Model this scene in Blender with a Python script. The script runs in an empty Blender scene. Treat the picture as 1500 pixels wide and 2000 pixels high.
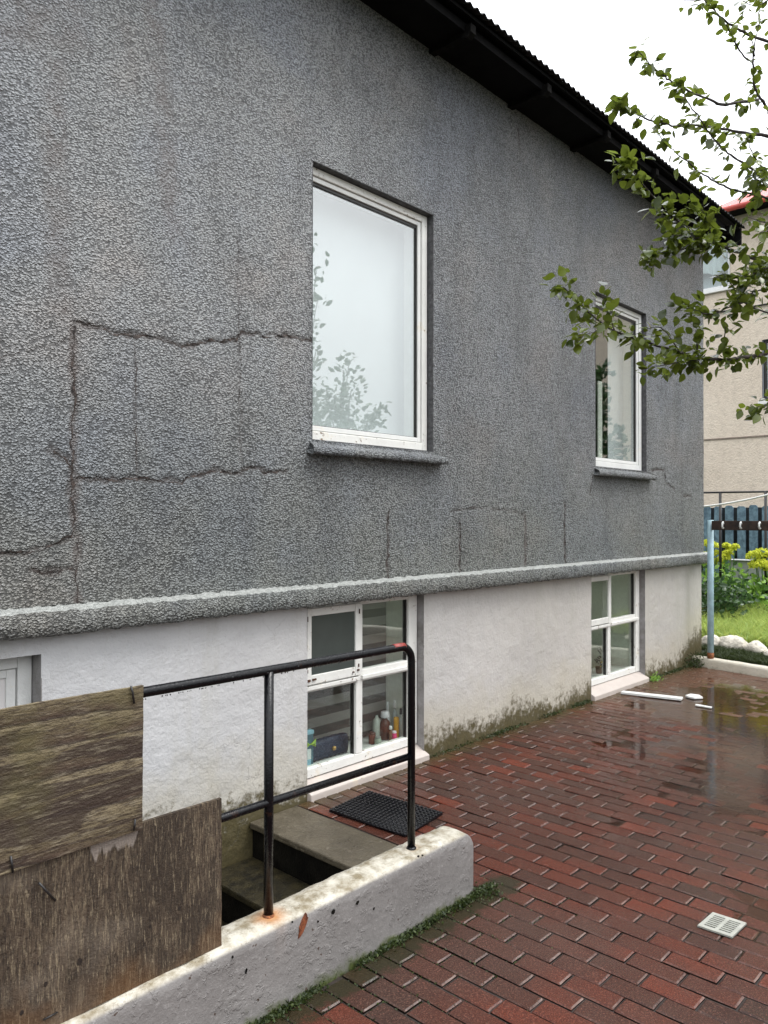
import bpy, math, random
import numpy as np
from mathutils import Vector, Matrix
S = bpy.context.scene
COL = S.collection
PI = math.pi
random.seed(7); rng = np.random.default_rng(7)

# ------------------------------------------------------------------ camera
H = 1.6
F, YAW, PIT, ROL = 1503.98, 0.752457, 0.00813365, 0.00112711
_fw = Vector((math.cos(YAW)*math.cos(PIT), math.sin(YAW)*math.cos(PIT), math.sin(PIT)))
_r = Vector((math.sin(YAW), -math.cos(YAW), 0)); _u = _r.cross(_fw)
_c, _s = math.cos(ROL), math.sin(ROL)
_r, _u = _c*_r + _s*_u, -_s*_r + _c*_u
cam_d = bpy.data.cameras.new('camera'); cam = bpy.data.objects.new('camera', cam_d); COL.objects.link(cam)
cam_d.sensor_fit = 'VERTICAL'; cam_d.sensor_height = 36; cam_d.lens = F/2000*36
cam_d.clip_start = 0.05; cam_d.clip_end = 2000
cam.matrix_world = Matrix(((_r.x, _u.x, -_fw.x, 0), (_r.y, _u.y, -_fw.y, 0), (_r.z, _u.z, -_fw.z, H), (0, 0, 0, 1)))
S.camera = cam
def ray(u, v): return _fw + _r*((u-750)/F) + _u*((1000-v)/F)
def at(u, v, ax, val):
    d = ray(u, v); o = Vector((0, 0, H)); return o + d*((val-o[ax])/d[ax])
def dep(u, v, t): return Vector((0, 0, H)) + ray(u, v)*t

# ------------------------------------------------------------------ world, sun, exposure
SUN_EL, SUN_AZ = math.radians(64), math.radians(-62)     # azimuth measured from +X towards +Y
W = bpy.data.worlds.new('World'); S.world = W; W.use_nodes = True
nt = W.node_tree; nt.nodes.clear()
o_ = nt.nodes.new('ShaderNodeOutputWorld'); bg = nt.nodes.new('ShaderNodeBackground')
sky = nt.nodes.new('ShaderNodeTexSky'); sky.sky_type = 'NISHITA'; sky.sun_disc = False
sky.sun_elevation = SUN_EL; sky.sun_rotation = math.radians(90) - SUN_AZ; sky.dust_density = 4; sky.air_density = 1
hs = nt.nodes.new('ShaderNodeHueSaturation'); hs.inputs['Saturation'].default_value = 0.12
mx = nt.nodes.new('ShaderNodeMix'); mx.data_type = 'RGBA'; mx.inputs[0].default_value = 0.8
tcw = nt.nodes.new('ShaderNodeTexCoord'); sxyz = nt.nodes.new('ShaderNodeSeparateXYZ'); nt.links.new(tcw.outputs['Generated'], sxyz.inputs[0])
rg = nt.nodes.new('ShaderNodeMapRange'); nt.links.new(sxyz.outputs[2], rg.inputs[0]); rg.inputs[3].default_value = 5.5; rg.inputs[4].default_value = 30.0
tint = nt.nodes.new('ShaderNodeVectorMath'); tint.operation = 'SCALE'; tint.inputs[0].default_value = (.97, 1.0, 1.04); nt.links.new(rg.outputs[0], tint.inputs['Scale'])
nt.links.new(tint.outputs[0], mx.inputs['B'])   # overcast: three times as bright overhead as at the horizon
nt.links.new(sky.outputs[0], hs.inputs['Color']); nt.links.new(hs.outputs[0], mx.inputs['A'])
nt.links.new(mx.outputs['Result'], bg.inputs['Color']); bg.inputs['Strength'].default_value = 0.115
nt.links.new(bg.outputs[0], o_.inputs['Surface'])
sd = bpy.data.lights.new('sun', 'SUN'); sd.energy = 1.5; sd.angle = math.radians(24); sd.color = (1, .97, .93)
sun = bpy.data.objects.new('sun', sd); COL.objects.link(sun)
_sv = Vector((math.cos(SUN_EL)*math.cos(SUN_AZ), math.cos(SUN_EL)*math.sin(SUN_AZ), math.sin(SUN_EL)))
sun.rotation_euler = (-_sv).to_track_quat('-Z', 'Y').to_euler(); sun.location = _sv*30
S.view_settings.view_transform = 'Standard'; S.view_settings.look = 'None'
S.view_settings.exposure = 0.4; S.view_settings.gamma = 1.0; S.view_settings.use_curve_mapping = False

# ------------------------------------------------------------------ material helpers
class N:
    def __init__(s, name):
        s.m = bpy.data.materials.new(name); s.m.use_nodes = True; s.t = s.m.node_tree; s.t.nodes.clear()
        s.out = s.t.nodes.new('ShaderNodeOutputMaterial'); s.tc = s.t.nodes.new('ShaderNodeTexCoord').outputs['Object']
    def n(s, typ, **k):
        nd = s.t.nodes.new(typ)
        for a, b in k.items():
            if a.startswith('i_'):
                key = a[2:].replace('_', ' ')
                inp = nd.inputs[int(key)] if key.isdigit() else nd.inputs[key]
                if hasattr(b, 'is_linked') or isinstance(b, bpy.types.NodeSocket): s.t.links.new(b, inp)
                else: inp.default_value = b
            else: setattr(nd, a, b)
        return nd
    def map(s, scale=(1, 1, 1), rot=(0, 0, 0), loc=(0, 0, 0), v=None):
        return s.n('ShaderNodeMapping', i_Vector=v or s.tc, i_Scale=scale, i_Rotation=rot, i_Location=loc).outputs[0]
    def noise(s, scale, detail=3, rough=.5, v=None, dist=0, col=False):
        nd = s.n('ShaderNodeTexNoise', i_Vector=v or s.tc, i_Scale=scale, i_Detail=detail, i_Roughness=rough, i_Distortion=dist)
        return nd.outputs[1 if col else 0]
    def ramp(s, f, pts, interp='LINEAR'):
        nd = s.n('ShaderNodeValToRGB'); s.t.links.new(f, nd.inputs[0]); cr = nd.color_ramp; cr.interpolation = interp
        while len(cr.elements) < len(pts): cr.elements.new(.5)
        for e, (p, c) in zip(cr.elements, pts):
            e.position = p; e.color = (c, c, c, 1) if isinstance(c, (int, float)) else (*c, 1)
        return nd.outputs[0]
    def mix(s, f, a, b, blend='MIX'):
        nd = s.n('ShaderNodeMix', data_type='RGBA', blend_type=blend)
        for i, x in ((nd.inputs[0], f), (nd.inputs['A'], a), (nd.inputs['B'], b)):
            if isinstance(x, bpy.types.NodeSocket): s.t.links.new(x, i)
            elif isinstance(x, (int, float)): i.default_value = x
            else: i.default_value = (*x, 1)
        return nd.outputs['Result']
    def math(s, op, a, b=0., clamp=False):
        nd = s.n('ShaderNodeMath', operation=op, use_clamp=clamp)
        for i, x in zip(nd.inputs, (a, b)):
            if isinstance(x, bpy.types.NodeSocket): s.t.links.new(x, i)
            else: i.default_value = x
        return nd.outputs[0]
    def sep(s, v=None): return s.n('ShaderNodeSeparateXYZ', i_Vector=v or s.tc).outputs
    def attr(s, name, out='Fac'): return s.n('ShaderNodeAttribute', attribute_name=name).outputs[out]
    def bump(s, h, dist=.01, strength=1., nrm=None):
        nd = s.n('ShaderNodeBump', i_Strength=strength, i_Distance=dist, i_Height=h)
        if nrm: s.t.links.new(nrm, nd.inputs['Normal'])
        return nd.outputs[0]
    def bsdf(s, col, rough=.5, nrm=None, spec=.5, metal=0., **k):
        nd = s.n('ShaderNodeBsdfPrincipled')
        def put(key, x):
            if isinstance(x, bpy.types.NodeSocket): s.t.links.new(x, nd.inputs[key])
            elif isinstance(x, tuple): nd.inputs[key].default_value = (*x, 1) if len(x) == 3 else x
            else: nd.inputs[key].default_value = x
        put('Base Color', col); put('Roughness', rough); put('Specular IOR Level', spec); put('Metallic', metal)
        if nrm: put('Normal', nrm)
        for a, b in k.items(): put(a.replace('_', ' '), b)
        return nd
    def end(s, nd): s.t.links.new(nd.outputs[0], s.out.inputs['Surface']); return s.m

def simple(name, col, rough=.5, var=.15, scale=30, bump=0., bscale=80, metal=0., spec=.5, dark=None):
    a = N(name); f = a.noise(scale, 4, .6)
    d = dark or tuple(c*(1-var*2.2) for c in col)
    c = a.mix(a.ramp(f, [(.3, 0.), (.7, 1.)]), d, tuple(min(1, x*(1+var*.4)) for x in col))
    r = a.math('ADD', a.math('MULTIPLY', a.noise(scale*.6, 3), .25), rough-.12)
    nr = a.bump(a.noise(bscale, 4, .6), bump) if bump else None
    return a.end(a.bsdf(c, r, nr, spec, metal))

M = {}
def mat_stucco():
    a = N('stucco')
    big = a.noise(.55, 4, .6, v=a.map((1, 1, .7))); mid = a.noise(2.6, 4, .65)
    v = a.map((1, 1, .45), rot=(0, .35, 0))
    x, y, z = a.sep()
    base = a.mix(a.ramp(mid, [(.3, 0.), (.72, 1.)]), (.185, .194, .202), (.26, .27, .277))
    green = a.math('MULTIPLY', a.ramp(z, [(0, 1.), (.0, 1.)]), 1.)
    lowf = a.math('SUBTRACT', 2.9, a.math('ADD', z, a.math('MULTIPLY', big, 1.2)), True)
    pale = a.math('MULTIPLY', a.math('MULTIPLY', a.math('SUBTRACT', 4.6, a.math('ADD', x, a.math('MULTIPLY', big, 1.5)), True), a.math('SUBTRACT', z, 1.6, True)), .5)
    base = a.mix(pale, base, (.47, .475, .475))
    base = a.mix(a.math('MULTIPLY', lowf, .75, True), base, (.205, .215, .190))
    brn = a.math('MULTIPLY', a.math('MULTIPLY', a.math('SUBTRACT', 1.9, z, True), a.math('SUBTRACT', 2.4, x, True)), .5)
    base = a.mix(brn, base, (.235, .215, .195))
    # faint vertical water streaks
    st = a.noise(1.0, 4, .7, v=a.map((5.5, 1, .35)))
    base = a.mix(a.math('MULTIPLY', a.ramp(st, [(.50, 0.), (.72, 1.)]), .28), base, (.34, .35, .345))
    st2 = a.noise(1.0, 5, .65, v=a.map((2.6, 1, .8), loc=(7, 0, 3)), dist=.5)
    base = a.mix(a.math('MULTIPLY', a.ramp(st2, [(.50, 0.), (.70, 1.)]), .5), base, (.10, .105, .108))
    # rough-cast: pebbles thrown into mortar, pit shade and tip highlights painted into the colour
    jit = a.n('ShaderNodeVectorMath', operation='SCALE', i_0=a.noise(55, 3, .6, col=True), i_Scale=.016).outputs[0]
    wv = a.n('ShaderNodeVectorMath', operation='ADD', i_0=a.map((.85, 1, 1.1)), i_1=jit).outputs[0]
    vo = a.n('ShaderNodeTexVoronoi', feature='SMOOTH_F1', i_Vector=wv, i_Scale=100., i_Smoothness=.3).outputs['Distance']
    peb = a.math('SUBTRACT', 1., a.math('MULTIPLY', vo, 1.5), True)
    fine = a.noise(190, 3, .7); lump = a.noise(30, 3, .6)
    hgt = a.math('ADD', a.math('MULTIPLY', peb, a.math('ADD', .35, lump)), a.math('ADD', a.math('MULTIPLY', fine, .35), a.math('MULTIPLY', lump, .6)))
    mot = a.math('ADD', a.math('MULTIPLY', peb, .55), a.math('ADD', a.math('MULTIPLY', fine, .5), a.math('MULTIPLY', lump, .35)))
    base = a.mix(a.ramp(mot, [(.42, 1.), (.60, 0.)]), base, a.mix(1., base, (.26, .26, .265), 'MULTIPLY'))
    base = a.mix(a.math('MULTIPLY', a.ramp(mot, [(.70, 0.), (.88, 1.)]), .65), base, (.47, .48, .48))
    tn = a.noise(1.1, 4, .6, v=a.map((1, 1, 1), loc=(4, 2, 9)))
    base = a.mix(a.math('MULTIPLY', a.ramp(tn, [(.50, 0.), (.64, 1.)]), .5), base, a.mix(1., base, (.86, .92, 1.06), 'MULTIPLY'))
    base = a.mix(a.math('MULTIPLY', a.ramp(tn, [(.34, 1.), (.46, 0.)]), .5), base, a.mix(1., base, (1.12, 1.0, .92), 'MULTIPLY'))
    base = a.mix(a.math('MULTIPLY', a.attr('crack'), .6), base, (.060, .042, .035))
    base = a.mix(a.math('MULTIPLY', a.attr('strip'), .38), base, (.15, .12, .108))
    nr = a.bump(hgt, .013, 1.)
    r = a.ramp(a.noise(6, 3), [(.3, .38), (.7, .6)])
    return a.end(a.bsdf(base, r, nr, .5))
M['stucco'] = mat_stucco()
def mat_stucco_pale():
    a = N('skylit_ledge_stucco')
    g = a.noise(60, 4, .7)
    c = a.mix(a.ramp(g, [(.3, 0.), (.6, 1.)]), (.17, .18, .17), (.40, .41, .39))  # paler stucco colour stands in for skylight on the slope
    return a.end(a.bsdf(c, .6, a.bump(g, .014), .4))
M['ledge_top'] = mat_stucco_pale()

def mat_plaster(name, base1, base2, moss_h=.22, z0=0., warm=True, extra_left=False):
    a = N(name); x, y, z = a.sep()
    big = a.noise(1.3, 4, .6); fine = a.noise(14, 5, .65); st = a.noise(1, 4, .65, v=a.map((7, 7, .5)))
    c = a.mix(a.ramp(big, [(.3, 0.), (.7, 1.)]), base1, base2)
    c = a.mix(a.math('MULTIPLY', a.math('SUBTRACT', x, 1.8), .28, True), c, a.mix(1., c, (.90, .855, .79), 'MULTIPLY'))
    zz0 = a.math('MAXIMUM', a.math('SUBTRACT', x, 8.05), 0.)
    c = a.mix(a.math('MULTIPLY', a.ramp(st, [(.5, 0.), (.75, 1.)]), .5), c, (.40, .385, .335))
    c = a.mix(a.math('MULTIPLY', a.ramp(fine, [(.58, 0.), (.66, 1.)]), .18), c, (.36, .35, .33))
    # lower wall ochre grime, then moss at the foot with ragged upper limit
    zz = a.math('SUBTRACT', a.math('SUBTRACT', z, z0), a.math('MULTIPLY', zz0, .42))
    n1 = a.noise(3.2, 5, .7); n2 = a.noise(22, 5, .75)
    g1 = a.math('SUBTRACT', a.math('ADD', a.math('MULTIPLY', n1, .55), moss_h*1.2-.05), zz)
    c = a.mix(a.ramp(g1, [(.0, 0.), (.25, .55)]), c, (.44, .40, .31))
    g2 = a.math('SUBTRACT', a.math('ADD', a.math('MULTIPLY', n1, .42), moss_h-.22), zz)
    g2 = a.math('ADD', g2, a.math('MULTIPLY', a.math('SUBTRACT', n2, .5), .5))
    c = a.mix(a.ramp(g2, [(.02, 0.), (.13, 1.)]), c, a.mix(n2, (.030, .027, .013), (.13, .105, .05)))
    ck = a.n('ShaderNodeTexVoronoi', feature='DISTANCE_TO_EDGE', i_Scale=2.1).outputs[0]
    nd = a.t.nodes[-1]; a.t.links.new(a.n('ShaderNodeVectorMath', operation='ADD', i_0=a.tc, i_1=a.n('ShaderNodeVectorMath', operation='SCALE', i_0=a.noise(2.5, 5, .7, col=True), i_Scale=.3).outputs[0]).outputs[0], nd.inputs['Vector'])
    ckm = a.math('MULTIPLY', a.ramp(ck, [(.0, 1.), (.003, 0.)]), a.ramp(a.noise(1.7, 2), [(.56, 0.), (.66, .35)]))
    c = a.mix(ckm, c, (.20, .19, .18))
    h = a.math('ADD', a.math('MULTIPLY', a.noise(9, 5, .6), .6), a.math('MULTIPLY', a.noise(70, 3, .6), .12))
    nr = a.bump(a.math('SUBTRACT', h, a.math('MULTIPLY', ckm, .2)), .019, 1.)
    return a.end(a.bsdf(c, a.ramp(fine, [(.3, .35), (.7, .6)]), nr, .45))
M['plaster'] = mat_plaster('painted_plaster', (.48, .478, .486), (.56, .557, .56), .20)
def mat_lowwall():
    a = N('chipped_white_paint'); x, y, z = a.sep()
    c = a.mix(a.ramp(a.noise(2.2, 4, .6), [(.3, 0.), (.7, 1.)]), (.160, .150, .143), (.215, .203, .195))
    pl = a.noise(7, 6, .6, dist=.6)
    c = a.mix(a.math('MULTIPLY', a.ramp(a.noise(60, 5, .75), [(.56, 0.), (.64, 1.)]), .35), c, (.38, .36, .35))
    topn = a.noise(16, 5, .7)
    topm = a.ramp(a.math('SUBTRACT', z, .262), [(0., 0.), (.01, 1.)])
    tc = a.mix(a.ramp(topn, [(.36, 0.), (.62, 1.)]), (.20, .165, .105), (.50, .47, .40))
    c = a.mix(topm, c, tc)
    # the inside and foot of the wall is dirty and green
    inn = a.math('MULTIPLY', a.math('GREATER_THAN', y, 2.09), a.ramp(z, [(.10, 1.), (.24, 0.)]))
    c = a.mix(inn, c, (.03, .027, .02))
    g = a.math('SUBTRACT', a.math('MULTIPLY', a.noise(9, 4, .7), .16), a.math('ADD', z, .045))
    c = a.mix(a.ramp(g, [(0., 0.), (.04, 1.)]), c, (.06, .075, .02))
    # flecks where paint has gone
    fl = a.ramp(a.noise(34, 3, .5), [(.70, 0.), (.715, 1.)])
    c = a.mix(a.math('MULTIPLY', fl, a.math('SUBTRACT', 1., topm)), c, (.07, .05, .04))
    rust = a.attr('rust')
    c = a.mix(rust, c, (.42, .17, .04)); chip = a.attr('chip')
    c = a.mix(chip, c, (.20, .052, .018))
    h = a.math('ADD', a.math('MULTIPLY', a.noise(9, 6, .7), 1.1), a.math('MULTIPLY', a.ramp(a.noise(18, 4, .7), [(.56, 0.), (.60, .12)]), 1.))
    h = a.math('SUBTRACT', h, a.math('MULTIPLY', chip, .12))
    nr = a.bump(h, .009, 1.)
    return a.end(a.bsdf(c, .5, nr, .4))
M['low_wall'] = mat_lowwall()

def mat_brick():
    a = N('wet_clay_paver'); r = a.attr('rnd'); r2 = a.attr('rnd2'); x, y, z = a.sep()
    c = a.ramp(r, [(0., (.032, .018, .014)), (.3, (.050, .018, .012)), (.65, (.084, .020, .011)), (1., (.130, .025, .012))])
    big = a.noise(.9, 4, .6)
    c = a.mix(a.ramp(big, [(.42, 0.), (.60, .8)]), c, (.048, .028, .022))
    sp = a.noise(170, 4, .75)
    c = a.mix(a.math('MULTIPLY', a.ramp(sp, [(.54, 0.), (.64, 1.)]), .4), c, (.24, .10, .07))
    c = a.mix(a.math('MULTIPLY', a.ramp(sp, [(.38, 1.), (.48, 0.)]), .75), c, (.035, .013, .010))
    sp2 = a.noise(90, 4, .7)
    c = a.mix(a.math('MULTIPLY', a.ramp(sp2, [(.58, 0.), (.72, 1.)]), .35), c, (.10, .09, .07))
    # silt and standing grime towards the far end of the yard
    far = a.math('ADD', a.math('MULTIPLY', a.math('SUBTRACT', x, 4.9), .42), a.math('MULTIPLY', a.math('SUBTRACT', a.noise(1.3, 4, .65), .5), 2.6))
    farm = a.ramp(far, [(.15, 0.), (.8, .92)])
    c = a.mix(farm, c, a.mix(a.noise(3, 4, .7), (.055, .038, .022), (.14, .062, .040)))
    wall = a.math('SUBTRACT', a.math('ADD', a.math('MULTIPLY', a.noise(5, 4, .7), .5), .0), a.math('MULTIPLY', a.math('SUBTRACT', 3.32, y), 1.3))
    c = a.mix(a.ramp(wall, [(0., 0.), (.2, .7)]), c, (.06, .05, .022))
    # moss in front of the low wall
    mo = a.math('SUBTRACT', a.math('MULTIPLY', a.noise(11, 5, .75), .24), a.math('ABSOLUTE', a.math('SUBTRACT', y, 1.93)))
    mo = a.math('MULTIPLY', mo, a.math('LESS_THAN', x, 2.9))
    c = a.mix(a.ramp(mo, [(.03, 0.), (.07, .85)]), c, (.020, .020, .010))
    c = a.mix(a.math('MULTIPLY', a.attr('cham_glint'), a.ramp(a.noise(5, 4, .7), [(.46, .0), (.64, .45)])), c, (.24, .17, .14))  # pale sky glints painted into the chamfer colour, strongest at one end
    dirt = a.attr('side')
    c = a.mix(dirt, c, (.012, .008, .006))
    ro = a.ramp(a.noise(1.5, 4, .65), [(.38, .07), (.64, .28)])
    ro = a.math('SUBTRACT', ro, a.math('MULTIPLY', farm, .06), True)
    h = a.math('ADD', a.math('MULTIPLY', sp, .5), a.math('MULTIPLY', a.noise(45, 4, .6), .6))
    nr = a.bump(h, .005, 1.)
    return a.end(a.bsdf(c, a.math('SUBTRACT', ro, a.math('MULTIPLY', a.attr('cham_glint'), .1), True), nr, a.math('ADD', .13, a.math('MULTIPLY', a.attr('cham_glint'), .45))))
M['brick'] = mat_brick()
M['sand'] = simple('joint_soil', (.022, .014, .010), .7, .3, 60, .004)
M['moss_joint'] = simple('mossy_joint', (.03, .045, .015), .8, .3, 60, .004)
def mat_water():
    a = N('rain_water')
    fr = a.n('ShaderNodeFresnel', i_IOR=1.33)
    nr = a.bump(a.noise(34, 3, .6), .0012, .5); a.t.links.new(nr, fr.inputs['Normal'])
    tr = a.n('ShaderNodeBsdfTransparent', i_Color=(.80, .72, .62, 1)); gl = a.n('ShaderNodeBsdfGlossy', i_Roughness=.015, i_Color=(1, 1, 1, 1)); a.t.links.new(nr, gl.inputs['Normal'])
    return a.end(a.n('ShaderNodeMixShader', i_0=fr.outputs[0], i_1=tr.outputs[0], i_2=gl.outputs[0]))
M['water'] = mat_water()
def mat_glass(name, ior, tint=(.93, .95, .94), rough=0.):
    a = N(name); nr = a.bump(a.noise(1.6, 2, .5), .004, .6); f0 = ((ior-1)/(ior+1))**2*1.9
    fc = a.n('ShaderNodeLayerWeight', i_Blend=.5).outputs['Facing']
    fr = a.n('ShaderNodeMath', operation='ADD'); a.t.links.new(a.math('MULTIPLY', a.math('POWER', fc, 5.), 1-f0), fr.inputs[0]); fr.inputs[1].default_value = f0
    tr = a.n('ShaderNodeBsdfTransparent', i_Color=(*tint, 1)); gl = a.n('ShaderNodeBsdfGlossy', i_Roughness=rough, i_Color=(1, 1, 1, 1)); a.t.links.new(nr, gl.inputs['Normal'])
    return a.end(a.n('ShaderNodeMixShader', i_0=fr.outputs[0], i_1=tr.outputs[0], i_2=gl.outputs[0]))
M['glass'] = mat_glass('window_glass', 1.9)
M['glass2'] = mat_glass('cellar_glass', 1.5, (.90, .93, .91))
def mat_whitepaint(name, c0=(.78, .77, .73), wear=.62):
    a = N(name); n1 = a.noise(5, 5, .7); n2 = a.noise(38, 4, .7)
    c = a.mix(a.ramp(n1, [(.35, 0.), (.7, 1.)]), tuple(x*.88 for x in c0), c0)
    m = a.ramp(a.math('ADD', a.math('MULTIPLY', n2, .7), a.math('MULTIPLY', n1, .35)), [(wear, 0.), (wear+.03, 1.)])
    c = a.mix(m, c, (.16, .085, .04))
    m2 = a.ramp(n1, [(.60, 0.), (.72, .5)])
    c = a.mix(m2, c, (.62, .52, .36))
    return a.end(a.bsdf(c, .4, a.bump(a.math('SUBTRACT', n2, m), .003), .5))
M['frame_old'] = mat_whitepaint('peeling_white_paint', wear=.635)
M['frame'] = mat_whitepaint('white_window_paint', (.74, .74, .72), .74)
M['sill_paint'] = mat_whitepaint('cream_sill_paint', (.50, .44, .40), .68)
M['gasket'] = simple('dark_gasket', (.02, .018, .016), .5, .1)
M['black'] = N('black_pipe_paint')
a = M['black']; n_ = a.noise(14, 4, .7)
M['black'] = a.end(a.bsdf(a.mix(a.ramp(n_, [(.62, 0.), (.70, 1.)]), (.003, .003, .004), (.020, .009, .006)), a.ramp(a.noise(60, 2), [(.35, .10), (.65, .28)]), a.bump(a.noise(120, 3, .6), .0012), .28))
M['redpaint'] = simple('worn_red_primer', (.30, .035, .025), .4, .3, 90)
M['rust'] = simple('rust', (.30, .10, .03), .8, .5, 120, .002)
M['roof'] = simple('black_corrugated_steel', (.006, .006, .007), .55, .3, 8, spec=.2)
M['soffit'] = simple('shade_black_boards', (.006, .006, .0065), .8, .3, 8, spec=.1)  # eaves underside: deep shade put into a near-black board colour
M['tail'] = simple('weathered_rafter_end', (.009, .0085, .008), .85, .4, 30, spec=.1)
M['inner'] = simple('pale_interior_paint', (.90, .91, .90), .6, .03)
M['curtain'] = simple('white_roller_blind', (.74, .76, .78), .8, .02, 3)
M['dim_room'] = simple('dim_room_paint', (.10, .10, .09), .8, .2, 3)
M['inner_cream'] = simple('cream_interior_paint', (.88, .90, .80), .6, .04)
def mat_zebra(name, c1, c2, sc, zo=0.):
    a = N(name); x, y, z = a.sep()
    w = a.math('FRACT', a.math('MULTIPLY', a.math('ADD', z, zo), sc))
    c = a.mix(a.ramp(w, [(.45, 0.), (.50, 1.)]), c1, c2)
    return a.end(a.bsdf(c, .8, None, .2))
M['zebra'] = mat_zebra('striped_dark_blind', (.085, .08, .075), (.30, .285, .27), 8.6)
M['zebra2'] = mat_zebra('striped_pale_blind', (.78, .80, .60), (.50, .54, .46), 9.5)
def mat_ply(name, vert=False):
    a = N(name); x, y, z = a.sep()
    if not vert:
        v = a.map((1.3, 1, 9), rot=(0, .05, 0)); v2 = a.map((7, 1, 50)); sc = (1.2, 1, 5.6)
    else:
        v = a.map((7, 1, 2.2)); v2 = a.map((75, 1, 7)); sc = (7, 1, .9)
    n1 = a.noise(1.25, 4, .62, v=v, dist=1.1); n2 = a.noise(2.2, 5, .7, v=v2); n3 = a.noise(4, 4, .6)
    wv = a.n('ShaderNodeTexWave', wave_type='BANDS', bands_direction='Z' if not vert else 'X', wave_profile='SAW', i_Vector=a.map(sc), i_Scale=.62 if not vert else .45, i_Distortion=9 if not vert else 16, i_Detail=3, i_Detail_Scale=.8, i_Detail_Roughness=.6).outputs['Fac']
    if not vert:
        c = a.ramp(wv, [(0., (.028, .018, .013)), (.12, (.070, .045, .030)), (.5, (.120, .092, .052)), (.93, (.20, .160, .098)), (1., (.028, .018, .013))])
        c = a.mix(a.ramp(n1, [(.50, 0.), (.54, .85)]), c, (.034, .021, .016))
        c = a.mix(a.ramp(n2, [(.52, 0.), (.66, .65)]), c, (.22, .185, .13))
        n4 = a.noise(1.6, 5, .75, v=a.map((16, 1, 110)))
        c = a.mix(a.ramp(n4, [(.50, 0.), (.56, .75)]), c, (.042, .028, .018))
        c = a.mix(a.ramp(n3, [(.5, 0.), (.7, .4)]), c, (.12, .11, .035))
    else:
        c = a.mix(a.ramp(wv, [(0., 0.), (1., 1.)]), (.052, .036, .024), (.085, .060, .040))
        c = a.mix(a.ramp(n2, [(.50, 0.), (.64, .7)]), c, (.20, .155, .10))
        c = a.mix(a.ramp(n1, [(.48, 0.), (.60, .75)]), c, (.032, .022, .015))
        n4 = a.noise(1.6, 5, .75, v=a.map((150, 1, 20)))
        c = a.mix(a.ramp(n4, [(.50, 0.), (.56, .75)]), c, (.020, .014, .010))
        n5 = a.noise(1.6, 5, .75, v=a.map((110, 1, 13), loc=(5, 0, 3)))
        c = a.mix(a.ramp(n5, [(.57, 0.), (.62, .7)]), c, (.24, .19, .125))
        kn = a.noise(2.6, 3, .5)
        c = a.mix(a.math('MULTIPLY', a.ramp(kn, [(.50, 0.), (.66, .8)]), a.noise(40, 4, .8)), c, (.30, .245, .19))
        # orange damp towards the foot, bleached strip right under the upper board
        dp = a.math('SUBTRACT', a.math('MULTIPLY', a.noise(3.5, 4, .6), .55), a.math('SUBTRACT', z, .17))
        c = a.mix(a.ramp(dp, [(.05, 0.), (.2, .55)]), c, (.125, .055, .014))
        bl = a.math('SUBTRACT', z, a.math('ADD', .61, a.math('MULTIPLY', a.noise(1., 3, .7, v=a.map((26, 1, 1))), .14)))
        bm = a.math('MULTIPLY', a.math('MULTIPLY', a.ramp(bl, [(0., 0.), (.012, 1.)]), a.math('LESS_THAN', x, 1.12)), a.math('GREATER_THAN', x, .98))
        c = a.mix(a.math('MULTIPLY', bm, .7), c, (.30, .255, .22))
        k2 = a.attr('knot'); c = a.mix(k2, c, (.018, .012, .009))
    side = a.math('ADD', n2, wv)
    return a.end(a.bsdf(c, .62, a.bump(a.math('ADD', side, a.noise(120, 3, .7)), .004), .35))
M['ply1'] = mat_ply('weathered_plywood_horizontal'); M['ply2'] = mat_ply('weathered_plywood_vertical', True)
M['concrete'] = N('wet_concrete'); a = M['concrete']; n1 = a.noise(5, 5, .7); n2 = a.noise(40, 5, .7)
c_ = a.mix(a.ramp(n1, [(.3, 0.), (.7, 1.)]), (.055, .045, .030), (.105, .088, .060)); c_ = a.mix(a.ramp(n2, [(.60, 0.), (.72, .6)]), c_, (.28, .25, .20))
c_ = a.mix(a.ramp(a.sep()[2], [(.0, 1.), (.0, 1.)]), c_, c_)
M['concrete'] = a.end(a.bsdf(c_, a.ramp(n1, [(.3, .25), (.7, .55)]), a.bump(a.math('ADD', n2, n1), .008), .4))
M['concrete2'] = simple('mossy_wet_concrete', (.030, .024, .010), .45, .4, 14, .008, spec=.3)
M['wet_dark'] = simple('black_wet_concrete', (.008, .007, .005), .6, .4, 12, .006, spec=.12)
M['rubber'] = simple('black_rubber', (.004, .004, .006), .22, .2, 40, spec=.3)
M['white_plastic'] = simple('dirty_white_plastic', (.34, .34, .30), .35, .12, 30)
M['dark_hole'] = simple('drain_void', (.006, .005, .004), .9, .1)
M['chip'] = simple('white_board_scrap', (.68, .68, .66), .5, .05, 20, .002)
M['bark'] = simple('dark_bark', (.050, .034, .028), .75, .4, 60, .006, 90)
def mat_leaf(name, lo, hi, tr=.35, rough=.35):
    a = N(name); r = a.attr('rnd')
    c = a.mix(r, lo, hi)
    c = a.mix(a.math('MULTIPLY', a.ramp(a.noise(90, 3, .6), [(.5, 0.), (.7, 1.)]), .3), c, tuple(x*.5 for x in lo))
    p = a.bsdf(c, rough, None, .5)
    t = a.n('ShaderNodeBsdfTranslucent', i_Color=a.mix(.5, c, tuple(min(1, x*2.2) for x in hi)))
    return a.end(a.n('ShaderNodeMixShader', i_0=tr, i_1=p.outputs[0], i_2=t.outputs[0]))
M['leaf'] = mat_leaf('tree_leaf', (.010, .022, .004), (.125, .160, .020), .36, .22)
M['leaf_dark'] = mat_leaf('shrub_leaf', (.02, .05, .015), (.05, .10, .03), .25)
M['grass'] = mat_leaf('grass_blade', (.14, .26, .04), (.46, .56, .14), .3, .5)
M['moss'] = mat_leaf('moss_tuft', (.010, .020, .004), (.045, .065, .010), .2, .6)
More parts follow.
